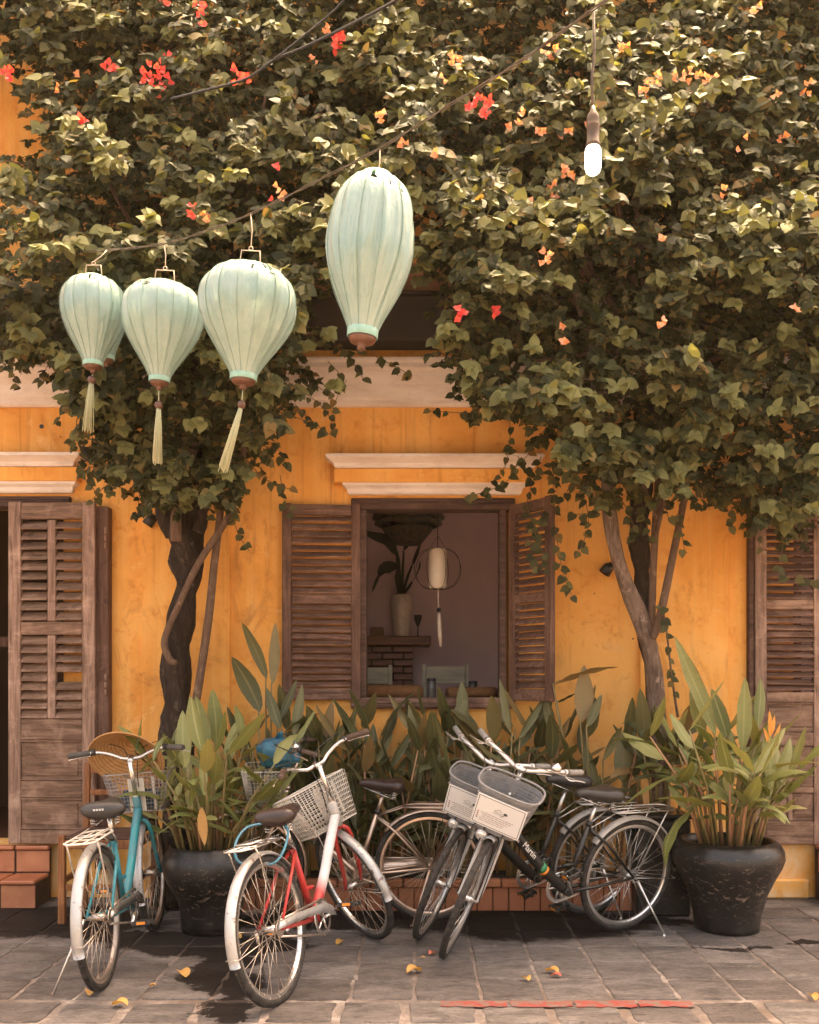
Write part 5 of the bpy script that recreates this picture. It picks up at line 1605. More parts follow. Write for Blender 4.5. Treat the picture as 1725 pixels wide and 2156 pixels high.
# leaf litter and fallen leaves on the paving
LIT = []
def litter(x, y, s_, lab, m, seed):
    p = G(x, y)
    r2_ = random.Random(seed)
    mb = MB(); n = 5
    pts = [(0, -s_ * .5, 0), (s_ * .05, -s_ * .15, .004 + s_ * .12), (0, s_ * .2, .004 + s_ * .16), (s_ * .03, s_ * .5, .006)]
    blade_mesh(mb, pts, s_ * .36, fold=r2_.uniform(.3, .9), n=9, side=Vector((1, 0, 0)))
    o = mb.obj('fallen_leaf', m); o.location = p + Vector((0, 0, .004)); o.rotation_euler = (0, 0, r2_.uniform(0, 6))
    tag(o, lab, 'leaf', 'fallen leaves on the paving')
DR_ = M['leaf_dry']
M['petal_fallen'] = mat_leaf('fallen_pink_bract', [(0, L(.62, .14, .10)), (1, L(.70, .22, .14))], .2, .6)
for i, (x, y, s_, lab, m) in enumerate(((192, 2096, .075, 'orange fallen leaf just below the blue bicycle rear wheel', DR_), (384, 2055, .085, 'orange fallen leaf lying midway between blue and red bicycles', DR_), (254, 2120, .07, 'yellow fallen leaf on the pale edge course at left', DR_),
        (322, 2080, .03, 'tiny orange fallen leaf right of the blue bicycle wheel', DR_), (500, 1976, .05, 'pale fallen leaf at the foot of the scuffed pot', DR_), (716, 1988, .06, 'yellow fallen leaf under the red bicycle front wheel', DR_),
        (872, 2050, .085, 'orange fallen leaf in the middle below the far black wheel', DR_), (910, 2012, .05, 'pink fallen bract between the two black front wheels', M['petal_fallen']), (1110, 2066, .055, 'yellow fallen leaf below the black bicycles', DR_),
        (1164, 2050, .07, 'orange fallen leaf right of the black front wheels', DR_), (1172, 2058, .05, 'pink fallen bract touching an orange leaf', M['petal_fallen']), (890, 2020, .03, 'tiny orange leaf beside the pink bract', DR_),
        (1712, 2105, .05, 'small dry leaf at the right edge of the paving', DR_))):
    litter(x, y, s_, lab, m, i + 3)
# ------------------------------------------------------------------ trees
def mat_bark(name, c1, c2, c3, sc=1.0):
    t = NT(name); p = t.pos()
    g_ = t.noise(t.mapped(p, (16 * sc, 16 * sc, 3.2 * sc)), 2.2, 8, .7, 1.2)
    w = t.noise(p, 11, 7, .7)
    c = t.ramp(g_, [(.3, c1), (.52, c2), (.75, c3)])
    c = t.mix(t.ramp(w, [(.58, 0), (.72, .7)]), c, tuple(min(1, q * 2.1 + .04) for q in c3[:3]) + (1,))
    t.bump(t.math('ADD', g_, t.math('MULTIPLY', w, .4)), .9, .025)
    return t.set(c, .85, 0, .25)
M['bark_dark'] = mat_bark('dark_furrowed_bark', L(.012, .008, .006), L(.040, .025, .017), L(.10, .064, .042))
M['bark_lt'] = mat_bark('mottled_brown_bark', L(.075, .05, .036), L(.22, .145, .105), L(.38, .28, .215))
M['bark_stem'] = mat_bark('smooth_brown_stem_bark', L(.10, .055, .034), L(.17, .10, .064), L(.24, .155, .105), 1.6)
M['flower_red'] = mat_leaf('red_bracts', [(0, L(.60, .04, .035)), (.6, L(.72, .07, .06)), (1, L(.78, .14, .10))], .3, .55)
M['flower_orange'] = mat_leaf('orange_bracts', [(0, L(.70, .25, .09)), (.6, L(.78, .34, .17)), (1, L(.80, .46, .30))], .3, .6)

def limb(t, pts, mat, nm, n=12, twist=0.0, rough=.10, seed=0):
    """pts: (px, py, depth, radius px)"""
    sp = spline([(*P(x, y, d), r_ * d / FPX) for (x, y, d, r_) in pts], 7)
    rr_ = random.Random(seed); org = Vector(t.location)
    ph = [rr_.uniform(0, 6) for _ in range(4)]
    mb = MB().tube([Vector(s[:3]) - org for s in sp], [s[3] for s in sp], n)
    if rough:
        cen = [Vector(s[:3]) - org for s in sp]
        for i in range(len(sp)):
            for k in range(n):
                v = Vector(mb.v[i * n + k]); a = 2 * math.pi * k / n + twist * i
                f = 1 + rough * (math.sin(2 * a + ph[0] + i * .25) + .6 * math.sin(3 * a + ph[1] - i * .2) + .5 * math.sin(5 * a + ph[2])) + rough * .6 * mnoise.noise(v * 14)
                mb.v[i * n + k] = tuple(cen[i] + (v - cen[i]) * f)
    return mb.obj(nm, mat, t)

TL = thing('bougainvillea_tree', 'bougainvillea with dark gnarled trunk and side stems behind the scuffed pot', 'tree', (P(372, 1850, 6.12).x, 6.12, 0))
TR = thing('bougainvillea_tree', 'bougainvillea with leaning mottled trunk and thin stems by the right door', 'tree', (P(1392, 1850, 6.15).x, 6.15, 0))
limb(TL, [(366, 1905, 6.1, 36), (368, 1700, 6.1, 31), (371, 1526, 6.1, 30), (374, 1446, 6.1, 26), (370, 1366, 6.1, 30), (383, 1286, 6.1, 24), (398, 1222, 6.1, 25), (393, 1158, 6.1, 36), (388, 1094, 6.1, 40), (392, 1040, 6.1, 32), (405, 960, 6.1, 24), (415, 860, 6.05, 20), (420, 720, 5.95, 16), (440, 560, 5.9, 12)], M['bark_dark'], 'trunk', 40, .16, .17, 1)
limb(TL, [(360, 1130, 6.05, 12), (342, 1085, 6.0, 12), (338, 1030, 6.0, 11), (325, 960, 6.0, 10), (300, 840, 5.9, 8), (270, 700, 5.8, 6)], M['bark_dark'], 'limb', 10, .1, .1, 2)
limb(TL, [(372, 1140, 5.98, 13), (372, 1080, 5.96, 12), (385, 1020, 5.96, 11), (405, 950, 5.98, 10), (440, 830, 5.95, 8), (500, 700, 5.85, 6)], M['bark_stem'], 'limb', 10, .1, .08, 3)
limb(TL, [(415, 1120, 6.0, 12), (428, 1070, 6.0, 11), (435, 1000, 6.02, 11), (450, 900, 6.0, 9), (540, 760, 5.9, 6)], M['bark_dark'], 'limb', 10, .1, .08, 4)
limb(TL, [(398, 1560, 6.05, 9), (413, 1478, 6.02, 9), (438, 1312, 6.0, 8.5), (451, 1190, 6.0, 8), (461, 1110, 6.0, 8), (467, 1030, 6.02, 7.5), (470, 930, 6.02, 7)], M['bark_stem'], 'side_stem', 10, 0, .04, 5)
limb(TL, [(372, 1394, 5.92, 5), (362, 1393, 5.92, 7), (352, 1379, 5.92, 7), (347, 1344, 5.93, 7.5), (378, 1270, 5.93, 7), (416, 1190, 5.94, 7), (461, 1120, 5.95, 7.5), (490, 1068, 5.96, 7.5), (503, 1010, 5.97, 7), (512, 960, 5.98, 6.5), (520, 850, 5.9, 5)], M['bark_stem'], 'side_stem', 10, 0, .05, 6)
limb(TR, [(1394, 1900, 6.15, 22), (1392, 1650, 6.15, 20), (1383, 1504, 6.1, 18), (1374, 1391, 6.08, 17.5), (1349, 1306, 6.05, 18), (1319, 1232, 6.03, 16), (1295, 1153, 6.0, 14.5), (1282, 1068, 6.0, 14), (1276, 980, 6.0, 13), (1262, 860, 5.95, 11), (1235, 700, 5.85, 9), (1190, 540, 5.75, 7)], M['bark_lt'], 'trunk', 16, .08, .07, 7)
limb(TR, [(1380, 1500, 6.17, 14), (1368, 1390, 6.17, 15), (1360, 1323, 6.15, 16), (1351, 1238, 6.13, 15), (1351, 1177, 6.12, 18), (1345, 1102, 6.12, 20), (1352, 1000, 6.12, 20), (1362, 880, 6.1, 22), (1370, 740, 6.0, 18), (1390, 580, 5.9, 14), (1420, 400, 5.85, 10)], M['bark_dark'], 'trunk', 18, .2, .14, 8)
limb(TR, [(1372, 1330, 6.05, 8), (1374, 1250, 6.04, 8), (1378, 1150, 6.03, 8), (1388, 1000, 6.05, 8), (1395, 880, 6.05, 7)], M['bark_stem'], 'side_stem', 10, 0, .05, 9)
limb(TR, [(1376, 1345, 5.98, 6), (1385, 1318, 5.98, 9), (1400, 1255, 5.98, 8.5), (1414, 1187, 5.98, 8), (1438, 1068, 6.0, 7.5), (1460, 960, 6.0, 7)], M['bark_stem'], 'side_stem', 10, 0, .04, 10)
limb(TR, [(1383, 1120, 5.95, 5), (1400, 1040, 5.98, 5), (1420, 900, 6.0, 4.5), (1430, 820, 6.0, 4)], M['bark_stem'], 'side_stem', 8, 0, .03, 11)
limb(TR, [(1362, 1040, 6.0, 6), (1345, 1000, 6.0, 7), (1385, 960, 6.0, 7), (1380, 900, 6.02, 6)], M['bark_stem'], 'side_stem', 8, 0, .03, 12)
limb(TR, [(1392, 1262, 5.96, 2), (1404, 1330, 5.94, 2.2), (1412, 1400, 5.93, 2.4), (1420, 1460, 5.92, 2.6), (1428, 1510, 5.92, 3)], M['bark_stem'], 'side_stem', 6, 0, .03, 13)
# spreading branches inside the crowns
rb2 = random.Random(77)
for (t, x0, y0, ends) in ((TL, 420, 800, [(120, 640), (60, 420), (180, 300), (300, 180), (420, 120), (560, 200), (640, 420), (660, 700), (230, 880)]),
                          (TR, 1375, 780, [(1000, 520), (1080, 300), (1200, 150), (1350, 80), (1500, 150), (1620, 300), (1690, 520), (1640, 780), (1130, 760), (960, 120)])):
    for i, (x, y) in enumerate(ends):
        mx_, my_ = (x0 + x) / 2 + rb2.uniform(-30, 30), (y0 + y) / 2 - 30
        limb(t, [(x0 + rb2.uniform(-12, 12), y0 + rb2.uniform(-60, 60), 6.0, 8), (mx_, my_, 5.8, 6), (x, y, 5.55, 3)], M['bark_stem'], 'branch', 7, 0, .05, 40 + i)

# --- foliage: shoots with heart-shaped leaves
def leaf_shape(mid, rim, pairs, fold, droop):
    """one heart-shaped blade: midrib points, right rim points, faces as (kind, index) pairs mirrored to the left"""
    nm, nr = len(mid), len(rim)
    V = [(0, y, 0) for y in mid] + [(x, y, fold * x / .46) for x, y in rim] + [(-x, y, fold * x / .46) for x, y in rim]
    V = np.array([(x, y, z_ - droop * y * y - .25 * droop * (x / .46) ** 2) for x, y, z_ in V], float)
    F = []
    for f in pairs:
        F.append(tuple(k if w == 'm' else nm + k for w, k in f))
        F.append(tuple(reversed([k if w == 'm' else nm + nr + k for w, k in f])))
    return V, F
HI_V, HI_F = leaf_shape([0, .15, .38, .62, .84, 1.03], [(.15, -.06), (.34, -.03), (.455, .15), (.46, .37), (.35, .61), (.16, .84)],
    [(('m', 0), ('r', 0), ('r', 1), ('m', 1)), (('m', 1), ('r', 1), ('r', 2)), (('m', 1), ('r', 2), ('r', 3), ('m', 2)), (('m', 2), ('r', 3), ('r', 4), ('m', 3)), (('m', 3), ('r', 4), ('r', 5), ('m', 4)), (('m', 4), ('r', 5), ('m', 5))], .07, .20)
LO_V, LO_F = leaf_shape([0, .35, 1.0], [(.36, .0), (.46, .36)], [(('m', 0), ('r', 0), ('r', 1), ('m', 1)), (('m', 1), ('r', 1), ('m', 2))], .07, .2)
def inside(poly, x, y):
    c = False; j = len(poly) - 1
    for i in range(len(poly)):
        xi, yi = poly[i]; xj, yj = poly[j]
        if (yi > y) != (yj > y) and x < (xj - xi) * (y - yi) / (yj - yi + 1e-12) + xi: c = not c
        j = i
    return c
POLY_L = [(-120, -120), (880, -120), (880, 430), (720, 560), (660, 600), (650, 660), (640, 740), (625, 800), (595, 850), (570, 905), (520, 950), (490, 1010), (455, 1045), (400, 1040), (340, 1050), (300, 1030), (250, 1000), (215, 960), (190, 900), (160, 840), (150, 780), (95, 745), (30, 750), (-30, 730), (-120, 730)]
HOLES_L = [[(-120, 120), (60, 150), (105, 210), (112, 285), (60, 335), (20, 390), (-120, 400)]]
POLY_R = [(860, -120), (1860, -120), (1860, 1080), (1725, 1050), (1690, 1110), (1640, 1085), (1590, 1100), (1545, 1050), (1500, 1015), (1450, 1030), (1400, 1010), (1380, 950), (1340, 935), (1320, 1045), (1250, 1040), (1210, 980), (1180, 940), (1150, 880), (1090, 850), (1050, 830), (1000, 830), (970, 780), (940, 740), (940, 650), (905, 570), (880, 440), (860, 300)]
HOLES_R = [[(1500, 890), (1560, 850), (1580, 960), (1520, 980)]]
GAPS = [(930, 610, 1090, 740, .55), (860, 560, 960, 640, .8), (-120, 600, 130, 760, .6), (-120, 400, 120, 610, .6), (60, 330, 200, 520, .25), (600, 640, 760, 760, .3)]
rf = np.random.default_rng(11)
def rot_from(dirv, nrmv, roll):
    """columns: x across, y along the leaf, z normal"""
    y_ = dirv / np.linalg.norm(dirv)
    z_ = nrmv - y_ * np.dot(nrmv, y_)
    nz = np.linalg.norm(z_)
    if nz < 1e-4: z_ = np.array((0, -1.0, .2)); z_ -= y_ * np.dot(z_, y_)
    z_ = z_ / np.linalg.norm(z_)
    x_ = np.cross(y_, z_)
    return np.stack([x_, y_, z_], 1)
def front_depth(x, y):
    base = 5.12 + .0005 * max(0, y - 450) + .0015 * max(0, 450 - y)
    b = .36 * mnoise.noise(Vector((x / 150, y / 150, 3.3))) + .16 * mnoise.noise(Vector((x / 70, y / 70, 8.1)))
    return min(6.0, base + b)
def add_shoot(L_, p, dv, n, ln, size, tintv, tw, fr=1):
    """a drooping twig with alternate leaves and a rosette at its tip"""
    p = np.array(p, float); dv = np.array(dv, float); dv /= np.linalg.norm(dv)
    step = ln / n
    pts = [p.copy()]
    for i in range(n):
        dv = dv + np.array((0, 0, -.16)) + rf.normal(0, .10, 3); dv /= np.linalg.norm(dv)
        p = p + dv * step; pts.append(p.copy())
        side = np.cross(dv, (0, 0, 1)); side /= (np.linalg.norm(side) + 1e-6)
        s_ = 1 if i % 2 else -1
        ld_ = dv * .35 + side * s_ * .75 + np.array((0, -.12, -.55)) + rf.normal(0, .25, 3)
        nv = np.array((0, -.8, .5)) + rf.normal(0, .34, 3) + dv * .15
        L_.append((p.copy(), rot_from(ld_, nv, 0), size * rf.uniform(.55, 1.2), tintv * (.25 + .75 * (i / n) ** 2), fr))
    for k in range(rf.integers(4, 7)):
        a = rf.uniform(0, 6.28)
        ld_ = np.array((math.cos(a) * .8, -.35 + .3 * math.sin(a), -.6 + .7 * math.sin(a))) + rf.normal(0, .15, 3)
        L_.append((p.copy(), rot_from(ld_, np.array((0, -.8, .6)) + rf.normal(0, .3, 3), 0), size * rf.uniform(.8, 1.2), tintv, fr))
    tw.append(pts)
def grow(poly, holes, n_front, n_back, seed):
    Ls, tw = [], []
    xs_ = [p[0] for p in poly]; ys_ = [p[1] for p in poly]
    tot = n_front + n_back; made = 0; tries = 0
    while made < tot and tries < tot * 30:
        tries += 1
        x, y = rf.uniform(min(xs_), max(xs_)), rf.uniform(min(ys_), max(ys_))
        if not inside(poly, x, y) or any(inside(h, x, y) for h in holes): continue
        if any(a < x < c and b < y < d and rf.random() < q for a, b, c, d, q in GAPS): continue
        fd = front_depth(x, y)
        front = made < n_front
        hol = mnoise.noise(Vector((x / 95, y / 95, 1.7)))
        if front and hol < -.08: continue
        d = fd + abs(rf.normal(0, .10)) if front else (rf.uniform(fd + .18, 6.28) if rf.random() < .55 else rf.uniform(5.85, 6.3))
        pw = P(x, y, min(d, 6.3))
        made += 1
        if front:
            dv = np.array((rf.normal(0, .6), -1.0, rf.uniform(-.2, .55)))
            tv = 0.0 if rf.random() < .6 else rf.uniform(.2, 1.0)
            add_shoot(Ls, pw, dv, int(rf.integers(4, 8)), rf.uniform(.10, .20), rf.uniform(.046, .074), tv, tw)
        else:
            dv = np.array((rf.normal(0, .8), -.6, rf.uniform(-.5, .4)))
            add_shoot(Ls, pw, dv, int(rf.integers(4, 8)), rf.uniform(.12, .26), rf.uniform(.042, .060), rf.uniform(0, .15), tw, 0)
    return Ls, tw
LL, TWL = grow(POLY_L, HOLES_L, 1600, 4600, 1)
LR, TWR = grow(POLY_R, HOLES_R, 1900, 5300, 2)
# hanging sprays at the fringe: (points px, depth, leaf size)
def spray(Ls, tw, pts, d, size=.055, every=13, tint=.1):
    sp = spline([(*P(x, y, d + (i * -.02)),) for i, (x, y) in enumerate(pts)], 6)
    tw.append([np.array(p) for p in sp])
    acc = 0; prev = sp[0]; s_ = 1
    for p in sp[1:]:
        acc += np.linalg.norm(p - prev) * FPX / d; prev = p
        if acc > every:
            acc = 0; s_ = -s_
            for q in range(2 if rf.random() < .5 else 1):
                ld_ = np.array((s_ * rf.uniform(.2, 1.0), -.15, -rf.uniform(.3, .9))) + rf.normal(0, .2, 3)
                Ls.append((p + rf.normal(0, .008, 3), rot_from(ld_, np.array((rf.normal(0, .4), -.9, .4)), 0), size * rf.uniform(.7, 1.15), tint * rf.random(), 1))
for pts in ([(120, 730), (100, 770), (85, 800)], [(150, 790), (140, 840), (120, 890)], [(200, 980), (190, 1010), (205, 1045)], [(250, 1010), (215, 1030), (188, 1060)], [(480, 1050), (500, 1120), (525, 1160)], [(520, 970), (560, 1010), (610, 1030)],
            [(590, 1000), (600, 1060), (620, 1085)], [(620, 850), (660, 890), (695, 915)], [(650, 800), (700, 830), (730, 800)], [(700, 720), (740, 760), (760, 790), (770, 800)], [(790, 750), (830, 770), (865, 790)], [(690, 760), (720, 800), (700, 860)],
            [(30, 740), (25, 780), (40, 810)], [(560, 940), (590, 950), (600, 980)], [(330, 1040), (350, 1065), (390, 1070)], [(430, 1050), (445, 1075), (450, 1090)], [(640, 700), (700, 730), (760, 740)], [(600, 800), (660, 840), (690, 870), (705, 905)]):
    spray(LL, TWL, pts, 5.9)
for pts in ([(1090, 850), (1040, 870), (905, 865)], [(1150, 900), (1110, 960), (1080, 990), (1060, 1020), (975, 1050)], [(1090, 960), (1120, 1010), (1110, 1060), (1130, 1130), (1150, 1180)], [(1180, 930), (1165, 1000), (1170, 1080)], [(1210, 1000), (1180, 1060), (1130, 1100), (1120, 1180), (1150, 1200)],
            [(1230, 1040), (1240, 1100), (1225, 1150), (1210, 1170)], [(1165, 1080), (1180, 1180), (1190, 1220), (1205, 1255)], [(1300, 1040), (1325, 1080), (1340, 1130)], [(1340, 950), (1350, 1050), (1370, 1140)], [(1390, 1020), (1405, 1080), (1410, 1100)], [(1430, 1060), (1440, 1150), (1450, 1165)],
            [(1510, 1020), (1540, 1090), (1535, 1110)], [(1590, 1090), (1600, 1150), (1620, 1160)], [(1640, 1100), (1650, 1140), (1640, 1200), (1660, 1215), (1710, 1220)], [(1700, 1000), (1690, 1060), (1690, 1110)], [(1560, 940), (1600, 930), (1620, 960)], [(1392, 1262), (1404, 1330), (1412, 1400), (1422, 1470)],
            [(960, 640), (965, 720), (975, 760), (960, 830)], [(1000, 830), (1040, 860), (1080, 880)], [(1290, 1050), (1265, 1075), (1200, 1085)], [(1140, 960), (1130, 1000), (1170, 980)], [(1060, 850), (1075, 900), (1065, 980), (1040, 1010)], [(1480, 1030), (1560, 1060), (1620, 1070)]):
    spray(LR, TWR, pts, 5.88)

# pale young shoots that stand out in front, and the leafy rope hanging behind the bulb
for (x, y, n_) in ((195, 285, 3), (165, 270, 2), (235, 362, 3), (145, 515, 3), (410, 300, 2), (640, 450, 2), (720, 450, 3), (505, 395, 2), (250, 40, 2), (560, 330, 2), (690, 720, 2), (720, 810, 2), (430, 900, 2), (350, 700, 2), (40, 690, 2), (300, 470, 2)):
    for k_ in range(n_): add_shoot(LL, P(x + rf.normal(0, 10), y + rf.normal(0, 8), front_depth(x, y) - .04), (rf.normal(0, .5), -1, .3), 4, .12, .064, rf.uniform(.7, 1), TWL)
for (x, y, n_) in ((1180, 600, 2), (1090, 500, 3), (960, 420, 3), (930, 500, 2), (1240, 860, 3), (1200, 840, 3), (1290, 690, 2), (1160, 770, 2), (1590, 480, 2), (1700, 490, 3), (1560, 740, 2), (1390, 780, 2), (1640, 860, 2), (1080, 740, 3), (1010, 770, 2), (1310, 930, 2), (1460, 900, 2), (1350, 1000, 2), (1500, 640, 2), (1660, 700, 2)):
    for k_ in range(n_): add_shoot(LR, P(x + rf.normal(0, 10), y + rf.normal(0, 8), front_depth(x, y) - .04), (rf.normal(0, .5), -1, .3), 4, .12, .064, rf.uniform(.6, 1), TWR)
for k_ in range(3):
    spray(LR, TWR, [(1272 + 6 * k_, -20), (1262, 80), (1280 - 8 * k_, 130), (1262, 200), (1256 + 4 * k_, 300), (1246, 370), (1236, 430)], 4.95, .064, 12, 1.0)
    spray(LR, TWR, [(1290, 240 + 5 * k_), (1380, 212), (1480, 180 + 6 * k_), (1565, 165)], 4.95, .070, 13, 1.0)
    spray(LR, TWR, [(1235, 430 + 4 * k_), (1170, 425), (1090, 435 + 5 * k_), (1010, 470)], 4.92, .070, 13, 1.0)

def leaf_mesh_from(Ls, name, mat):
    """all leaves of a list as one mesh: full outline for the leaves in front, a simpler one for those behind"""
    co, lo, st, tn = [], [], [], []
    vb = lb = 0
    for fr, LV, LF in ((1, HI_V, HI_F), (0, LO_V, LO_F)):
        part = [l for l in Ls if l[4] == fr]
        n = len(part)
        if not n: continue
        Rm = np.array([l[1] * l[2] for l in part]); Tm = np.array([l[0] for l in part])
        V = np.repeat(LV[None], n, 0).copy(); V[:, :, 2] *= rf.uniform(.2, 1.5, n)[:, None]
        V[:, :, 0] *= rf.uniform(.82, 1.08, n)[:, None]
        V[:, :, 2] += V[:, :, 0] * rf.normal(0, .16, n)[:, None] * V[:, :, 1]
        V = np.einsum('nij,nkj->nki', Rm, V) + Tm[:, None]
        nv = len(LV)
        loops = np.concatenate([np.array(f) for f in LF]); lens = np.array([len(f) for f in LF]); nl = len(loops)
        lo.append((loops[None] + (np.arange(n) * nv)[:, None]).reshape(-1) + vb)
        s0 = np.concatenate([[0], np.cumsum(lens)[:-1]])
        st.append((s0[None] + (np.arange(n) * nl)[:, None]).reshape(-1) + lb)
        co.append(V.reshape(-1)); tn.append(np.repeat(np.array([l[3] for l in part], np.float32), nv))
        vb += n * nv; lb += n * nl
    co, lo, st, tn = (np.concatenate(a) for a in (co, lo, st, tn))
    me = bpy.data.meshes.new(name)
    me.vertices.add(vb); me.vertices.foreach_set('co', co.astype(np.float32))
    me.loops.add(lb); me.loops.foreach_set('vertex_index', lo.astype(np.int32))
    me.polygons.add(len(st)); me.polygons.foreach_set('loop_start', st.astype(np.int32))
    me.polygons.foreach_set('use_smooth', np.ones(len(st), bool))
    me.update(calc_edges=True)
    at = me.attributes.new('tint', 'FLOAT', 'POINT'); at.data.foreach_set('value', tn.astype(np.float32))
    me.materials.append(mat)
    return me
def foliage(t, Ls, tw):
    org = np.array(t.location)
    for i, l in enumerate(Ls): Ls[i] = (l[0] - org, l[1], l[2], l[3], l[4])
    # the leaves that stand furthest forward inside the frame are leaves of their own
    def inframe(l):
        w = l[0] + org
        sx = XC + w[0] / w[1] * FPX; sy = YH - (w[2] - EYE) / w[1] * FPX
        return 10 < sx < 1715 and 10 < sy < 1250
    idx = [i for i in range(len(Ls)) if inframe(Ls[i])]
    idx.sort(key=lambda i: (Ls[i][0] + org)[1] / Ls[i][2] ** .6 + (0.35 if mnoise.noise(Vector((float(i), 0.5, .5))) > 0 else 0))
    top = set(idx[:300])
    rest = [l for i, l in enumerate(Ls) if i not in top]
    # spread the rest into one body
    o = bpy.data.objects.new('crown', leaf_mesh_from(rest, 'crown', M['leaf_vine'])); link(o, t, 'stuff')
    vm = {}
    for i in top:
        p, Rm, s_, tv, _f = Ls[i]
        k = min(4, int(tv * 5)); c = i % 3
        if (k, c) not in vm:
            fake = [(np.zeros(3), np.eye(3), 1.0, k / 4, 1)]
            vm[(k, c)] = leaf_mesh_from(fake, 'leaf', M['leaf_vine'])
        m4 = Matrix([list(Rm[0] * s_) + [p[0]], list(Rm[1] * s_) + [p[1]], list(Rm[2] * s_) + [p[2]], [0, 0, 0, 1]])
        inst(vm[(k, c)], 'leaf', t, m4)
    mb = MB()
    for pts in tw[::1]:
        mb.tube([Vector(p - org) for p in (pts if len(pts) < 4 else pts[::2] if len(pts) % 2 else pts)], .0022, 4)
    mb.obj('twigs', M['bark_stem'], t, kind='stuff')
foliage(TL, LL, TWL)
foliage(TR, LR, TWR)

# --- bracts
BR = {}
def bract_cluster(t, x, y, w, h, n, mat, seed):
    """each flower is three papery bracts joined at the heart"""
    r3 = random.Random(seed); d = front_depth(x, y) - .19
    c = P(x, y, d) - Vector(t.location)
    for k in range(n):
        a, q = r3.uniform(0, 6.28), math.sqrt(r3.random())
        o = Vector((math.cos(a) * q * w * d / FPX, r3.uniform(-.04, .04), math.sin(a) * q * h * d / FPX))
        key = (mat.name, r3.randrange(4))
        if key not in BR:
            Ls = []
            for j_ in range(3):
                b_ = 2.1 * j_ + r3.uniform(-.4, .4)
                ld_ = np.array((math.cos(b_), -.7, math.sin(b_)))
                Ls.append((np.zeros(3), rot_from(ld_, np.array((-math.cos(b_) * .8, -.8, -math.sin(b_) * .8 + .1)), 0), r3.uniform(.85, 1.1), 0.0, 1))
            BR[key] = leaf_mesh_from(Ls, 'flower', mat)
        m4 = Matrix.Translation(c + o) @ Matrix.Rotation(r3.uniform(0, 6.28), 4, 'Y') @ Matrix.Rotation(r3.uniform(-.7, .7), 4, 'X') @ Matrix.Scale(r3.uniform(.020, .030), 4)
        inst(BR[key], 'flower', t, m4)
RED, ORG = M['flower_red'], M['flower_orange']
FL = [(14, 150, 18, 16, 6, RED), (330, 168, 34, 34, 26, RED), (352, 130, 16, 12, 6, RED), (228, 136, 18, 10, 6, RED), (505, 162, 18, 14, 7, RED), (160, 246, 18, 8, 5, RED), (410, 448, 14, 12, 5, RED), (432, 460, 16, 12, 4, ORG), (705, 88, 14, 20, 10, RED), (428, 18, 20, 16, 7, RED),
      (425, 45, 8, 8, 2, RED), (720, 70, 10, 10, 3, RED), (690, 65, 8, 10, 3, ORG), (660, 130, 8, 12, 3, ORG), (485, 295, 10, 12, 0, RED), (585, 405, 14, 12, 4, ORG), (570, 412, 6, 6, 1, RED), (580, 355, 10, 8, 2, RED), (340, 0, 14, 8, 3, RED), (158, 150, 8, 8, 2, ORG), (120, 182, 10, 12, 2, ORG), (955, 132, 16, 18, 7, ORG), (935, 165, 8, 8, 2, ORG),
      (800, 246, 12, 22, 6, ORG), (1010, 226, 28, 22, 20, RED), (1158, 112, 22, 12, 7, ORG), (1372, 172, 16, 14, 7, ORG), (1440, 158, 20, 14, 8, ORG), (1485, 162, 24, 12, 9, ORG), (1360, 190, 14, 8, 4, ORG), (1318, 105, 14, 14, 5, ORG), (1102, 250, 8, 12, 3, ORG), (1140, 272, 10, 12, 3, ORG), (1190, 282, 12, 8, 3, ORG),
      (1195, 364, 14, 14, 5, ORG), (1146, 540, 12, 18, 6, ORG), (848, 302, 10, 10, 4, ORG), (912, 318, 9, 9, 3, ORG), (966, 661, 14, 8, 6, RED), (1034, 655, 14, 14, 6, RED), (1182, 686, 8, 10, 2, ORG), (1188, 714, 9, 8, 3, ORG), (1395, 680, 10, 10, 3, ORG), (1665, 655, 10, 10, 3, ORG), (1290, 172, 10, 8, 3, ORG), (1244, 250, 10, 8, 2, ORG),
      (1640, 290, 10, 10, 3, ORG), (1700, 180, 12, 14, 4, ORG), (1640, 200, 10, 8, 3, ORG), (1110, 430, 10, 8, 2, ORG), (1390, 503, 8, 8, 2, ORG), (1560, 300, 10, 8, 2, ORG), (1590, 20, 10, 8, 3, ORG), (1520, 400, 8, 8, 2, ORG), (1160, 400, 24, 16, 4, ORG), (1080, 255, 10, 10, 2, ORG)]
for i, (x, y, w, h, n, m) in enumerate(FL):
    if n: bract_cluster(TL if x < 860 else TR, x, y, w, h, n, m, i + 100)
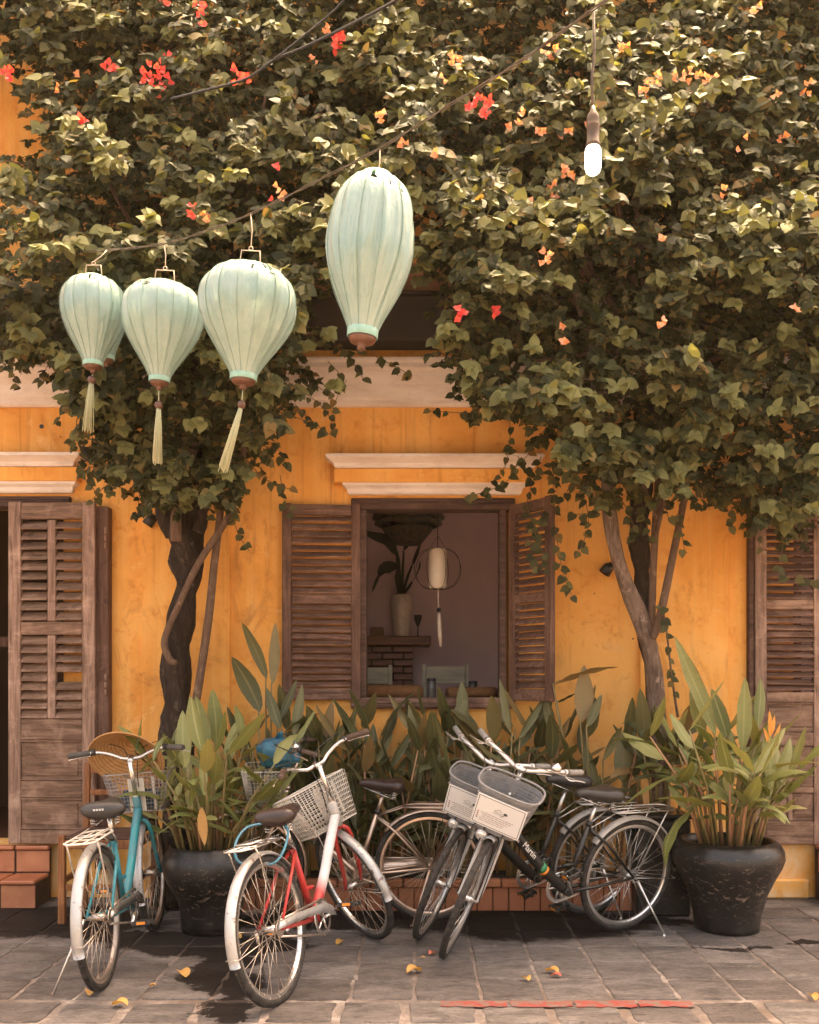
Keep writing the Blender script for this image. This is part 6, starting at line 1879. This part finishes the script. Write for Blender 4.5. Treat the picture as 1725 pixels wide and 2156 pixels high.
# ------------------------------------------------------------------ lanterns on their line
def mat_silk():
    t = NT('mint_green_silk')
    p = t.coord()
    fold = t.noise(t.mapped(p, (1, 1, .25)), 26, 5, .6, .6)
    n = t.noise(p, 5, 5)
    sep = t.new('ShaderNodeSeparateXYZ'); t.l.new(p, sep.inputs[0])
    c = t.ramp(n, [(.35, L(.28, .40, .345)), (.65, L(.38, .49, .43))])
    c = t.mix(t.ramp(fold, [(.42, .0), (.62, .22)]), c, L(.22, .40, .34))  # teal streaks paint the shading of the satin folds into the silk colour
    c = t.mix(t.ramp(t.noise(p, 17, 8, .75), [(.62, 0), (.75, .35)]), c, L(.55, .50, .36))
    t.bump(t.math('ADD', fold, t.math('MULTIPLY', t.noise(t.mapped(p, (1, 1, .5)), 60, 3), .35)), .55, .016)
    t.set(c, .24, 0, .9)
    t.b.inputs['Coat Weight'].default_value = .35; t.b.inputs['Coat Roughness'].default_value = .22
    t.b.inputs['Sheen Weight'].default_value = .25; t.b.inputs['Sheen Roughness'].default_value = .35
    tr = t.new('ShaderNodeBsdfTranslucent'); t.l.new(c, tr.inputs[0])
    mx = t.new('ShaderNodeMixShader'); mx.inputs[0].default_value = .20
    t.l.new(t.b.outputs[0], mx.inputs[1]); t.l.new(tr.outputs[0], mx.inputs[2]); t.l.new(mx.outputs[0], t.out.inputs[0])
    return t.m
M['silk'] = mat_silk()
M['silkband'] = simple('mint_ribbon_band', L(.24, .43, .35), L(.32, .50, .42), 30, .4, bump=.2)
M['silkseam'] = simple('mint_seam_thread', L(.17, .28, .22), L(.24, .36, .29), 30, .6)
M['turned'] = simple('dark_turned_wood', L(.05, .022, .014), L(.14, .06, .035), 6, .3)
M['tassel'] = simple('pale_green_tassel', L(.45, .45, .26), L(.55, .53, .33), 60, .7, stretch=(1, 1, .05), bump=.8, bscale=200)
M['paleware'] = simple('pale_metal_wire', L(.62, .46, .33), L(.70, .54, .40), 8, .4, .3)
M['string'] = simple('dark_twine', L(.07, .05, .035), L(.13, .095, .065), 30, .8)
def frame_axes(axis):
    zv = axis.normalized(); xv = Vector((1, 0, 0)); xv = (xv - zv * xv.dot(zv)).normalized(); yv = zv.cross(xv)
    return Matrix(((xv.x, yv.x, zv.x, 0), (xv.y, yv.y, zv.y, 0), (xv.z, yv.z, zv.z, 0), (0, 0, 0, 1)))
def lantern(lab, top, bot, d, rt, rm, rbm, um, tassel=None, hook=None, seed=1, belly=1.3, ribs=16, handle=True, loose=.55):
    A, B = P(*top, d), P(*bot, d)
    k = d / FPX; H = (A - B).length
    t = thing('silk_lantern', lab, 'lantern', mat=Matrix.Translation(B) @ frame_axes(A - B), group='mint silk lanterns on the line')
    rr_ = random.Random(seed)
    prof = []
    n = 40
    for i in range(n + 1):
        v = i / n                       # bottom to top
        if v < um: q = v / um; r_ = rbm + (rm - rbm) * (math.sin(q * math.pi / 2) ** belly)
        else:
            q = (v - um) / (1 - um); r_ = rt + (rm - rt) * math.sqrt(max(0.0, 1 - q ** 2.1))
        prof.append((r_ * k, v * H))
    ph = [rr_.uniform(0, 6) for _ in range(3)]
    def rad(a, i):
        v = i / n
        sc_ = abs(math.sin(a * ribs / 2 + ph[2]))
        bl = math.sin(math.pi * v) ** .5
        ca_, sa_ = math.cos(a), math.sin(a)
        f1 = mnoise.noise(Vector((ca_ * 5.5, sa_ * 5.5, v * 1.1 + seed * 3)))          # long folds
        f2 = mnoise.noise(Vector((ca_ * 12, sa_ * 12, v * 2.6 + seed * 7)))
        f3 = mnoise.noise(Vector((ca_ * 7, sa_ * 7, v * 16 + seed)))                    # cross creases
        return 1.012 - .05 * bl * sc_ ** .55 + loose * (.065 * f1 + .040 * f2) * bl + .012 * f3 * bl * (1 - v)
    shade = MB().lathe(prof, 144, rad=rad, caps=False)
    drop = set()                                   # small tears in the worn silk near the collar, mostly on the street side
    for q in range(5):
        k0 = int(rr_.gauss(108, 16)) % 144
        for i_ in range(rr_.randint(33, 36), rr_.randint(37, 39)):
            for kk in range(rr_.randint(1, 3)): drop.add(i_ * 144 + (k0 + kk) % 144)
    keep = [i_ for i_ in range(len(shade.f)) if i_ not in drop]
    shade.f = [shade.f[i_] for i_ in keep]; shade.mi = [shade.mi[i_] for i_ in keep]; shade.sm = [shade.sm[i_] for i_ in keep]
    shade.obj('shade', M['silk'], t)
    wire = MB()
    for q in range(ribs):
        a = (2 * math.pi * q - ph[2] * 2) / ribs
        wire.tube([(math.cos(a) * (r_ * .885), math.sin(a) * (r_ * .885), z_) for r_, z_ in prof[::2]], .0016, 4)
    wire.obj('bamboo_ribs', M['turned'], t, kind='stuff')
    seam = MB()
    for q in range(ribs):
        a = (2 * math.pi * q - ph[2] * 2) / ribs
        seam.tube([(math.cos(a) * (r_ * rad(a, i_) + .0006), math.sin(a) * (r_ * rad(a, i_) + .0006), z_) for i_, (r_, z_) in enumerate(prof)], .0013, 4)
    seam.obj('seams', M['silkseam'], t, kind='stuff')
    bt = .045 * H
    MB().lathe([(rbm * k * 1.02, -bt * .9), (rbm * k * 1.06, -bt * .8), (rbm * k * 1.06, bt * .3), (rbm * k * 1.0, bt * .45)], 28, caps=False).obj('bottom_band', M['silkband'], t)
    MB().lathe([(rt * k * 1.02, H - bt * .5), (rt * k * 1.09, H - bt * .35), (rt * k * 1.06, H + bt * .3), (rt * k * .98, H + bt * .55), (rt * k * .9, H + bt * .4)], 28, caps=False).obj('top_band', M['silkband'], t)
    tb_ = MB().lathe([(rt * k * .9, H + bt * .15), (rt * k * .3, H + bt * .2), (.004, H + bt * .3)], 20).obj('top_cap', M['turned'], t)
    z0 = -bt * .9
    MB().lathe([(.004, z0 - .085 * H), (.22 * rbm * k, z0 - .083 * H), (.30 * rbm * k, z0 - .075 * H), (.26 * rbm * k, z0 - .055 * H), (.55 * rbm * k, z0 - .042 * H), (.82 * rbm * k, z0 - .03 * H), (.92 * rbm * k, z0 - .012 * H), (.98 * rbm * k, z0), (.5 * rbm * k, z0 + .004)], 24).obj('wooden_base', M['turned'], t)
    inv = t.matrix_world.inverted()
    if tassel:
        bead, end = inv @ P(*tassel[0], d), inv @ P(*tassel[1], d - .02)
        s0 = Vector((0, 0, z0 - .085 * H))
        MB().tube([s0, bead], .0022, 6).obj('tassel_cord', M['tassel'], t)
        rbd = 9 * k
        MB().lathe([(.002, -rbd), (rbd * .75, -rbd * .7), (rbd, 0), (rbd * .75, rbd * .7), (.002, rbd)], 16).xf(Matrix.Translation(bead)).obj('bead', M['turned'], t)
        dv = end - bead
        sd1 = dv.normalized().orthogonal(); sd2 = dv.normalized().cross(sd1)
        ts = MB()
        for q in range(26):
            a = rr_.uniform(0, 6.28); rq = math.sqrt(rr_.random()) * 7 * k
            off = sd1 * math.cos(a) * rq + sd2 * math.sin(a) * rq
            ts.tube([bead + dv * .06 + off * .45, bead + dv * .4 + off * .8, bead + dv * rr_.uniform(.93, 1.02) + off * 1.15], .0018, 4)
        ts.obj('tassel', M['tassel'], t)
    if handle:
        hw = rt * k * .75; hh = .17 * H
        MB().tube([(-hw, 0, H + bt * .3), (-hw * .85, 0, H + hh), (hw * .85, 0, H + hh), (hw, 0, H + bt * .3)], .0032, 6).obj('handle', M['paleware'], t)
        MB().tube([(math.cos(a) * .009, 0, H + hh + .010 + math.sin(a) * .009) for a in [2 * math.pi * i / 12 for i in range(12)]], .0022, 5, True).obj('handle_ring', M['paleware'], t)
        s0 = Vector((0, 0, H + hh + .018))
    else:
        s0 = Vector((0, 0, H + bt * .3))
    if hook is not None:
        e = inv @ hook
        MB().tube([s0, s0.lerp(e, .5) + Vector((.006, 0, 0)), e], .0024, 6).obj('hanging_wire', M['paleware'], t)
    return t
LINE = [(1420, -80, 2.75), (1275, 2, 2.9), (1100, 126, 3.12), (940, 225, 3.38), (800, 312, 3.66), (660, 385, 3.95), (528, 450, 4.2), (440, 484, 4.4), (345, 513, 4.6), (230, 527, 4.82), (150, 532, 5.1), (90, 540, 5.6)]
lp3 = [P(*q) for q in LINE]
sp = [Vector(s) for s in spline(lp3, 8)]
o = thing('lantern_line', 'twisted dark line carrying the lanterns and bulb, rising to the top right', 'line', lp3[0])
org = Vector(o.location)
for s_ in (0, math.pi):
    MB().tube([p - org + Vector((0, .004 * math.cos(i * .9 + s_), .004 * math.sin(i * .9 + s_))) for i, p in enumerate(sp)], .0026, 6).obj('strand', M['string'], o)
LAN = [lantern('tall slender mint silk lantern hung highest, tilted on the line', (793, 378), (764, 698), 3.66, 34, 90, 31, .57, None, P(800, 312, 3.66), 1, 1.25, 12, False, 1.5),
       lantern('round-shouldered mint lantern third from the left, with its tassel swinging out', (526, 566), (513, 792), 4.2, 30, 101, 27, .68, ((509, 852), (468, 992)), P(528, 450, 4.2), 2),
       lantern('round-shouldered mint lantern second from the left, its tassel hanging straight', (346, 602), (336, 797), 4.6, 29, 85, 21, .70, ((334, 853), (330, 976)), P(345, 513, 4.6), 3),
       lantern('leftmost mint lantern in full view, overlapping the one behind it', (197, 588), (196, 764), 4.8, 24, 67, 20, .67, ((193, 800), (185, 908)), P(225, 527, 4.82), 4),
       lantern('mint lantern half hidden behind the leftmost one', (216, 590), (222, 752), 5.02, 22, 50, 18, .67, None, P(214, 527, 5.0), 5)]

# ------------------------------------------------------------------ hanging bulb
bd = 2.96
bt_ = P(1250, 22, bd)
bl = thing('hanging_bulb', 'lit white bulb in a brass socket hanging from the line at upper right', 'lamp', bt_)
def rb_p(x, y): return P(x, y, bd) - bt_
M['brass'] = simple('dull_brass_socket', L(.07, .045, .03), L(.13, .085, .05), 12, .45, .5)
t_ = NT('lit_frosted_glass'); t_.set(L(.9, .86, .8), .4); t_.b.inputs['Emission Color'].default_value = (1, .90, .74, 1); t_.b.inputs['Emission Strength'].default_value = 1.0
M['bulb'] = t_.m
k = bd / FPX
MB().tube([rb_p(1250, 20), rb_p(1252, 110), rb_p(1247, 160), rb_p(1248, 238)], .0042, 8).obj('flex', M['string'], bl)
c0 = rb_p(1249, 305)
MB().lathe([(4 * k, 82 * k), (6 * k, 72 * k), (12 * k, 62 * k), (13.5 * k, 50 * k), (12 * k, 44 * k), (14 * k, 42 * k), (14 * k, 38 * k), (13 * k, 36 * k), (13 * k, 4 * k), (15.5 * k, 2 * k), (15.5 * k, -4 * k), (12 * k, -5 * k)][::-1], 24).xf(Matrix.Translation(c0)).obj('socket', M['brass'], bl)
MB().lathe([(.002, -62 * k), (9 * k, -61 * k), (14 * k, -57 * k), (16.5 * k, -49 * k), (17.5 * k, -30 * k), (16.5 * k, -12 * k), (14 * k, -5.2 * k)], 24).xf(Matrix.Translation(c0)).obj('bulb', M['bulb'], bl)

# ------------------------------------------------------------------ dark cables in front of the leaves
def cable(lab, pts, r_, mat):
    sp_ = [Vector(s) for s in spline([P(*q) for q in pts], 8)]
    o = MB().tube([p - sp_[0] for p in sp_], r_, 7).obj('cable', mat); o.location = sp_[0]
    tag(o, lab, 'cable', 'dark cables before the leaves')
cable('dark cable curving from the top edge down across the left foliage', [(870, -20, 4.3), (780, 30, 4.4), (650, 95, 4.55), (580, 125, 4.65), (520, 165, 4.75), (440, 188, 4.85), (360, 208, 4.98)], .0065, M['blackwire'])
cable('thin dark cable reaching from the top edge to the thicker one', [(745, -20, 4.4), (700, 25, 4.5), (640, 75, 4.55), (575, 127, 4.62)], .0045, M['blackwire'])

# ------------------------------------------------------------------ chair, hat and bag
M['hat'] = None
def mat_hat():
    t = NT('woven_palm_hat')
    sep = t.new('ShaderNodeSeparateXYZ'); t.l.new(t.coord(), sep.inputs[0])
    w = t.new('ShaderNodeTexWave'); w.wave_type = 'BANDS'; w.bands_direction = 'Z'
    t.l.new(t.coord(), w.inputs['Vector']); w.inputs['Scale'].default_value = 26; w.inputs['Distortion'].default_value = .6; w.inputs['Detail'].default_value = 2
    n = t.noise(t.coord(), 40, 5, .7)
    c = t.ramp(n, [(.3, L(.44, .22, .08)), (.7, L(.60, .35, .15))])
    c = t.mix(t.math('MULTIPLY', t.ramp(w.outputs[0], [(.0, 1), (.25, 0)]), .65), c, L(.17, .075, .03))
    t.bump(w.outputs[0], .4, .004)
    return t.set(c, .75, 0, .3)
M['hat'] = mat_hat()
hc = P(266, 1600, 5.36)
ax = Vector((.02, .76, .65)).normalized()
h = thing('conical_hat', 'woven conical straw hat lying in the blue bicycle basket', 'hat', mat=Matrix.Translation(hc) @ frame_axes(ax))
RH = .213
MB().lathe([(RH, 0), (RH * .72, .055), (RH * .4, .105), (RH * .12, .142), (.002, .155), (.002, .149), (RH * .12, .137), (RH * .4, .100), (RH * .72, .050), (RH * .985, .0)], 48, caps=False).obj('cone', M['hat'], h)
MB().tube([(math.cos(a) * RH, math.sin(a) * RH, .001) for a in [2 * math.pi * i / 40 for i in range(40)]], .0042, 6, True).obj('rim_hoop', M['hat'], h)
M['strap'] = simple('green_chin_strap', L(.06, .14, .05), L(.08, .18, .07), 8, .6)
MB().tube([(.10, -.165, .012), (.05, -.03, .03), (.12, .11, .04)], .004, 6).obj('chin_strap', M['strap'], h)

M['cloth_blue'] = simple('blue_cloth', L(.03, .06, .10), L(.05, .10, .15), 14, .85, bump=.5, bscale=40)
# folded blue cloth inside the blue bicycle basket
bko = [c for c in blue.children if c.name.startswith('basket') and c.type == 'EMPTY'][0]
bpy.context.view_layer.update()
mw = bko.matrix_world.copy()
def crumple(w, d, hh, seed, n=18, m=12):
    mb = MB(); vv, ff = [], []
    for i in range(m + 1):
        ph = math.pi * i / m
        for j in range(n):
            a = 2 * math.pi * j / n
            q = Vector((math.sin(ph) * math.cos(a), math.sin(ph) * math.sin(a), math.cos(ph)))
            s_ = 1 + .20 * mnoise.noise(q * 1.8 + Vector((seed, 0, 0))) + .09 * abs(mnoise.noise(q * 4 + Vector((0, seed, 0))))
            e = lambda v_: math.copysign(abs(v_) ** .7, v_)
            vv.append((e(q.x) * d * s_, e(q.y) * w * s_, e(q.z) * hh * s_))
    for i in range(m):
        for j in range(n): ff.append((i * n + j, (i + 1) * n + j, (i + 1) * n + (j + 1) % n, i * n + (j + 1) % n))
    return mb.add(vv, ff, True)
o = crumple(.115, .08, .055, 3).obj('folded_cloth', M['cloth_blue']); o.matrix_world = mw @ Matrix.Translation((0, 0, -.155)); tag(o, 'dark blue cloth bundled in the bottom of the grey wire basket', 'cloth')
def mat_bag():
    t = NT('blue_plastic_film')
    n = t.noise(t.coord(), 7, 6, .65, .8)
    c = t.ramp(n, [(.3, L(.012, .06, .11)), (.6, L(.028, .14, .21)), (.8, L(.08, .24, .30))])
    t.bump(n, .5, .02)
    return t.set(c, .38, 0, .5)
M['bag'] = mat_bag()
bg_ = thing('plastic_bag', 'crumpled blue plastic bag tied at the top behind the left pot plant', 'bag', P(588, 1585, 5.72))
c1 = P(588, 1585, 5.72)
crumple(.12, .08, .085, 8, 44, 30).xf(Matrix.Rotation(R(90), 4, 'Z')).obj('bag_body', M['bag'], bg_)
mb = MB(); 
blade_mesh(mb, [(-.01, 0, .06), (0, -.01, .095), (.012, -.02, .115), (.02, -.02, .13)], .022, .6, 9, Vector((1, 0, .2)))
mb.obj('bag_knot', M['bag'], bg_)

# wooden chair between the door and the blue bicycle
ch = thing('wooden_chair', 'plain brown wooden chair standing behind the blue bicycle', 'chair', (-2.085, 5.70, 0))
W_, D_, SZ = .44, .40, .50
for x_ in (0, W_):
    MB().box((x_ - .02, -.02, 0), (x_ + .02, .02, SZ + .03), .004).obj('leg', M['wood_chair'], ch)
    mb = MB().box((-.018, -.018, 0), (.018, .018, .93), .004)
    mb.xf(Matrix.Translation((x_, D_, 0)) @ Matrix.Shear('XY', 4, (0.0, .06))); mb.obj('back_post', M['wood_chair'], ch)
    MB().box((x_ - .014, .0205, .24), (x_ + .014, D_ - .0, .275), .004).obj('side_stretcher', M['wood_chair'], ch)
    MB().box((x_ - .016, .0205, SZ - .05), (x_ + .016, D_ - .001, SZ), .004).obj('side_rail', M['wood_chair'], ch)
MB().box((.0205, -.016, SZ - .05), (W_ - .0205, .016, SZ + .004), .004).obj('front_rail', M['wood_chair'], ch)
MB().box((.0205, -.012, .2), (W_ - .0205, .012, .235), .004).obj('front_stretcher', M['wood_chair'], ch)
for k_ in range(5):
    MB().box((.018, -.01 + k_ * .081, SZ + .0045), (W_ - .018, .066 + k_ * .081 - .012, SZ + .022), .004).obj('seat_slat', M['wood_dark'], ch)
for z_, hgt in ((.86, .06), (.72, .035), (.60, .035)):
    MB().box((.0185, D_ + z_ * .06 - .008, z_), (W_ - .0185, D_ + z_ * .06 + .008, z_ + hgt), .004).obj('back_slat', M['wood_chair'], ch)
# ------------------------------------------------------------------ warm dusty air
hz_ = NT('warm_dusty_air')
hz_.n.remove(hz_.b)
pv_ = hz_.new('ShaderNodeVolumePrincipled')
pv_.inputs['Color'].default_value = (1.0, .84, .60, 1)
pv_.inputs['Density'].default_value = .0006
pv_.inputs['Anisotropy'].default_value = .35
hz_.l.new(pv_.outputs[0], hz_.out.inputs['Volume'])
hb = MB().box((-42, -32, -1.2), (42, 10.5, 7.2), 0).obj('haze', hz_.m, kind='stuff')
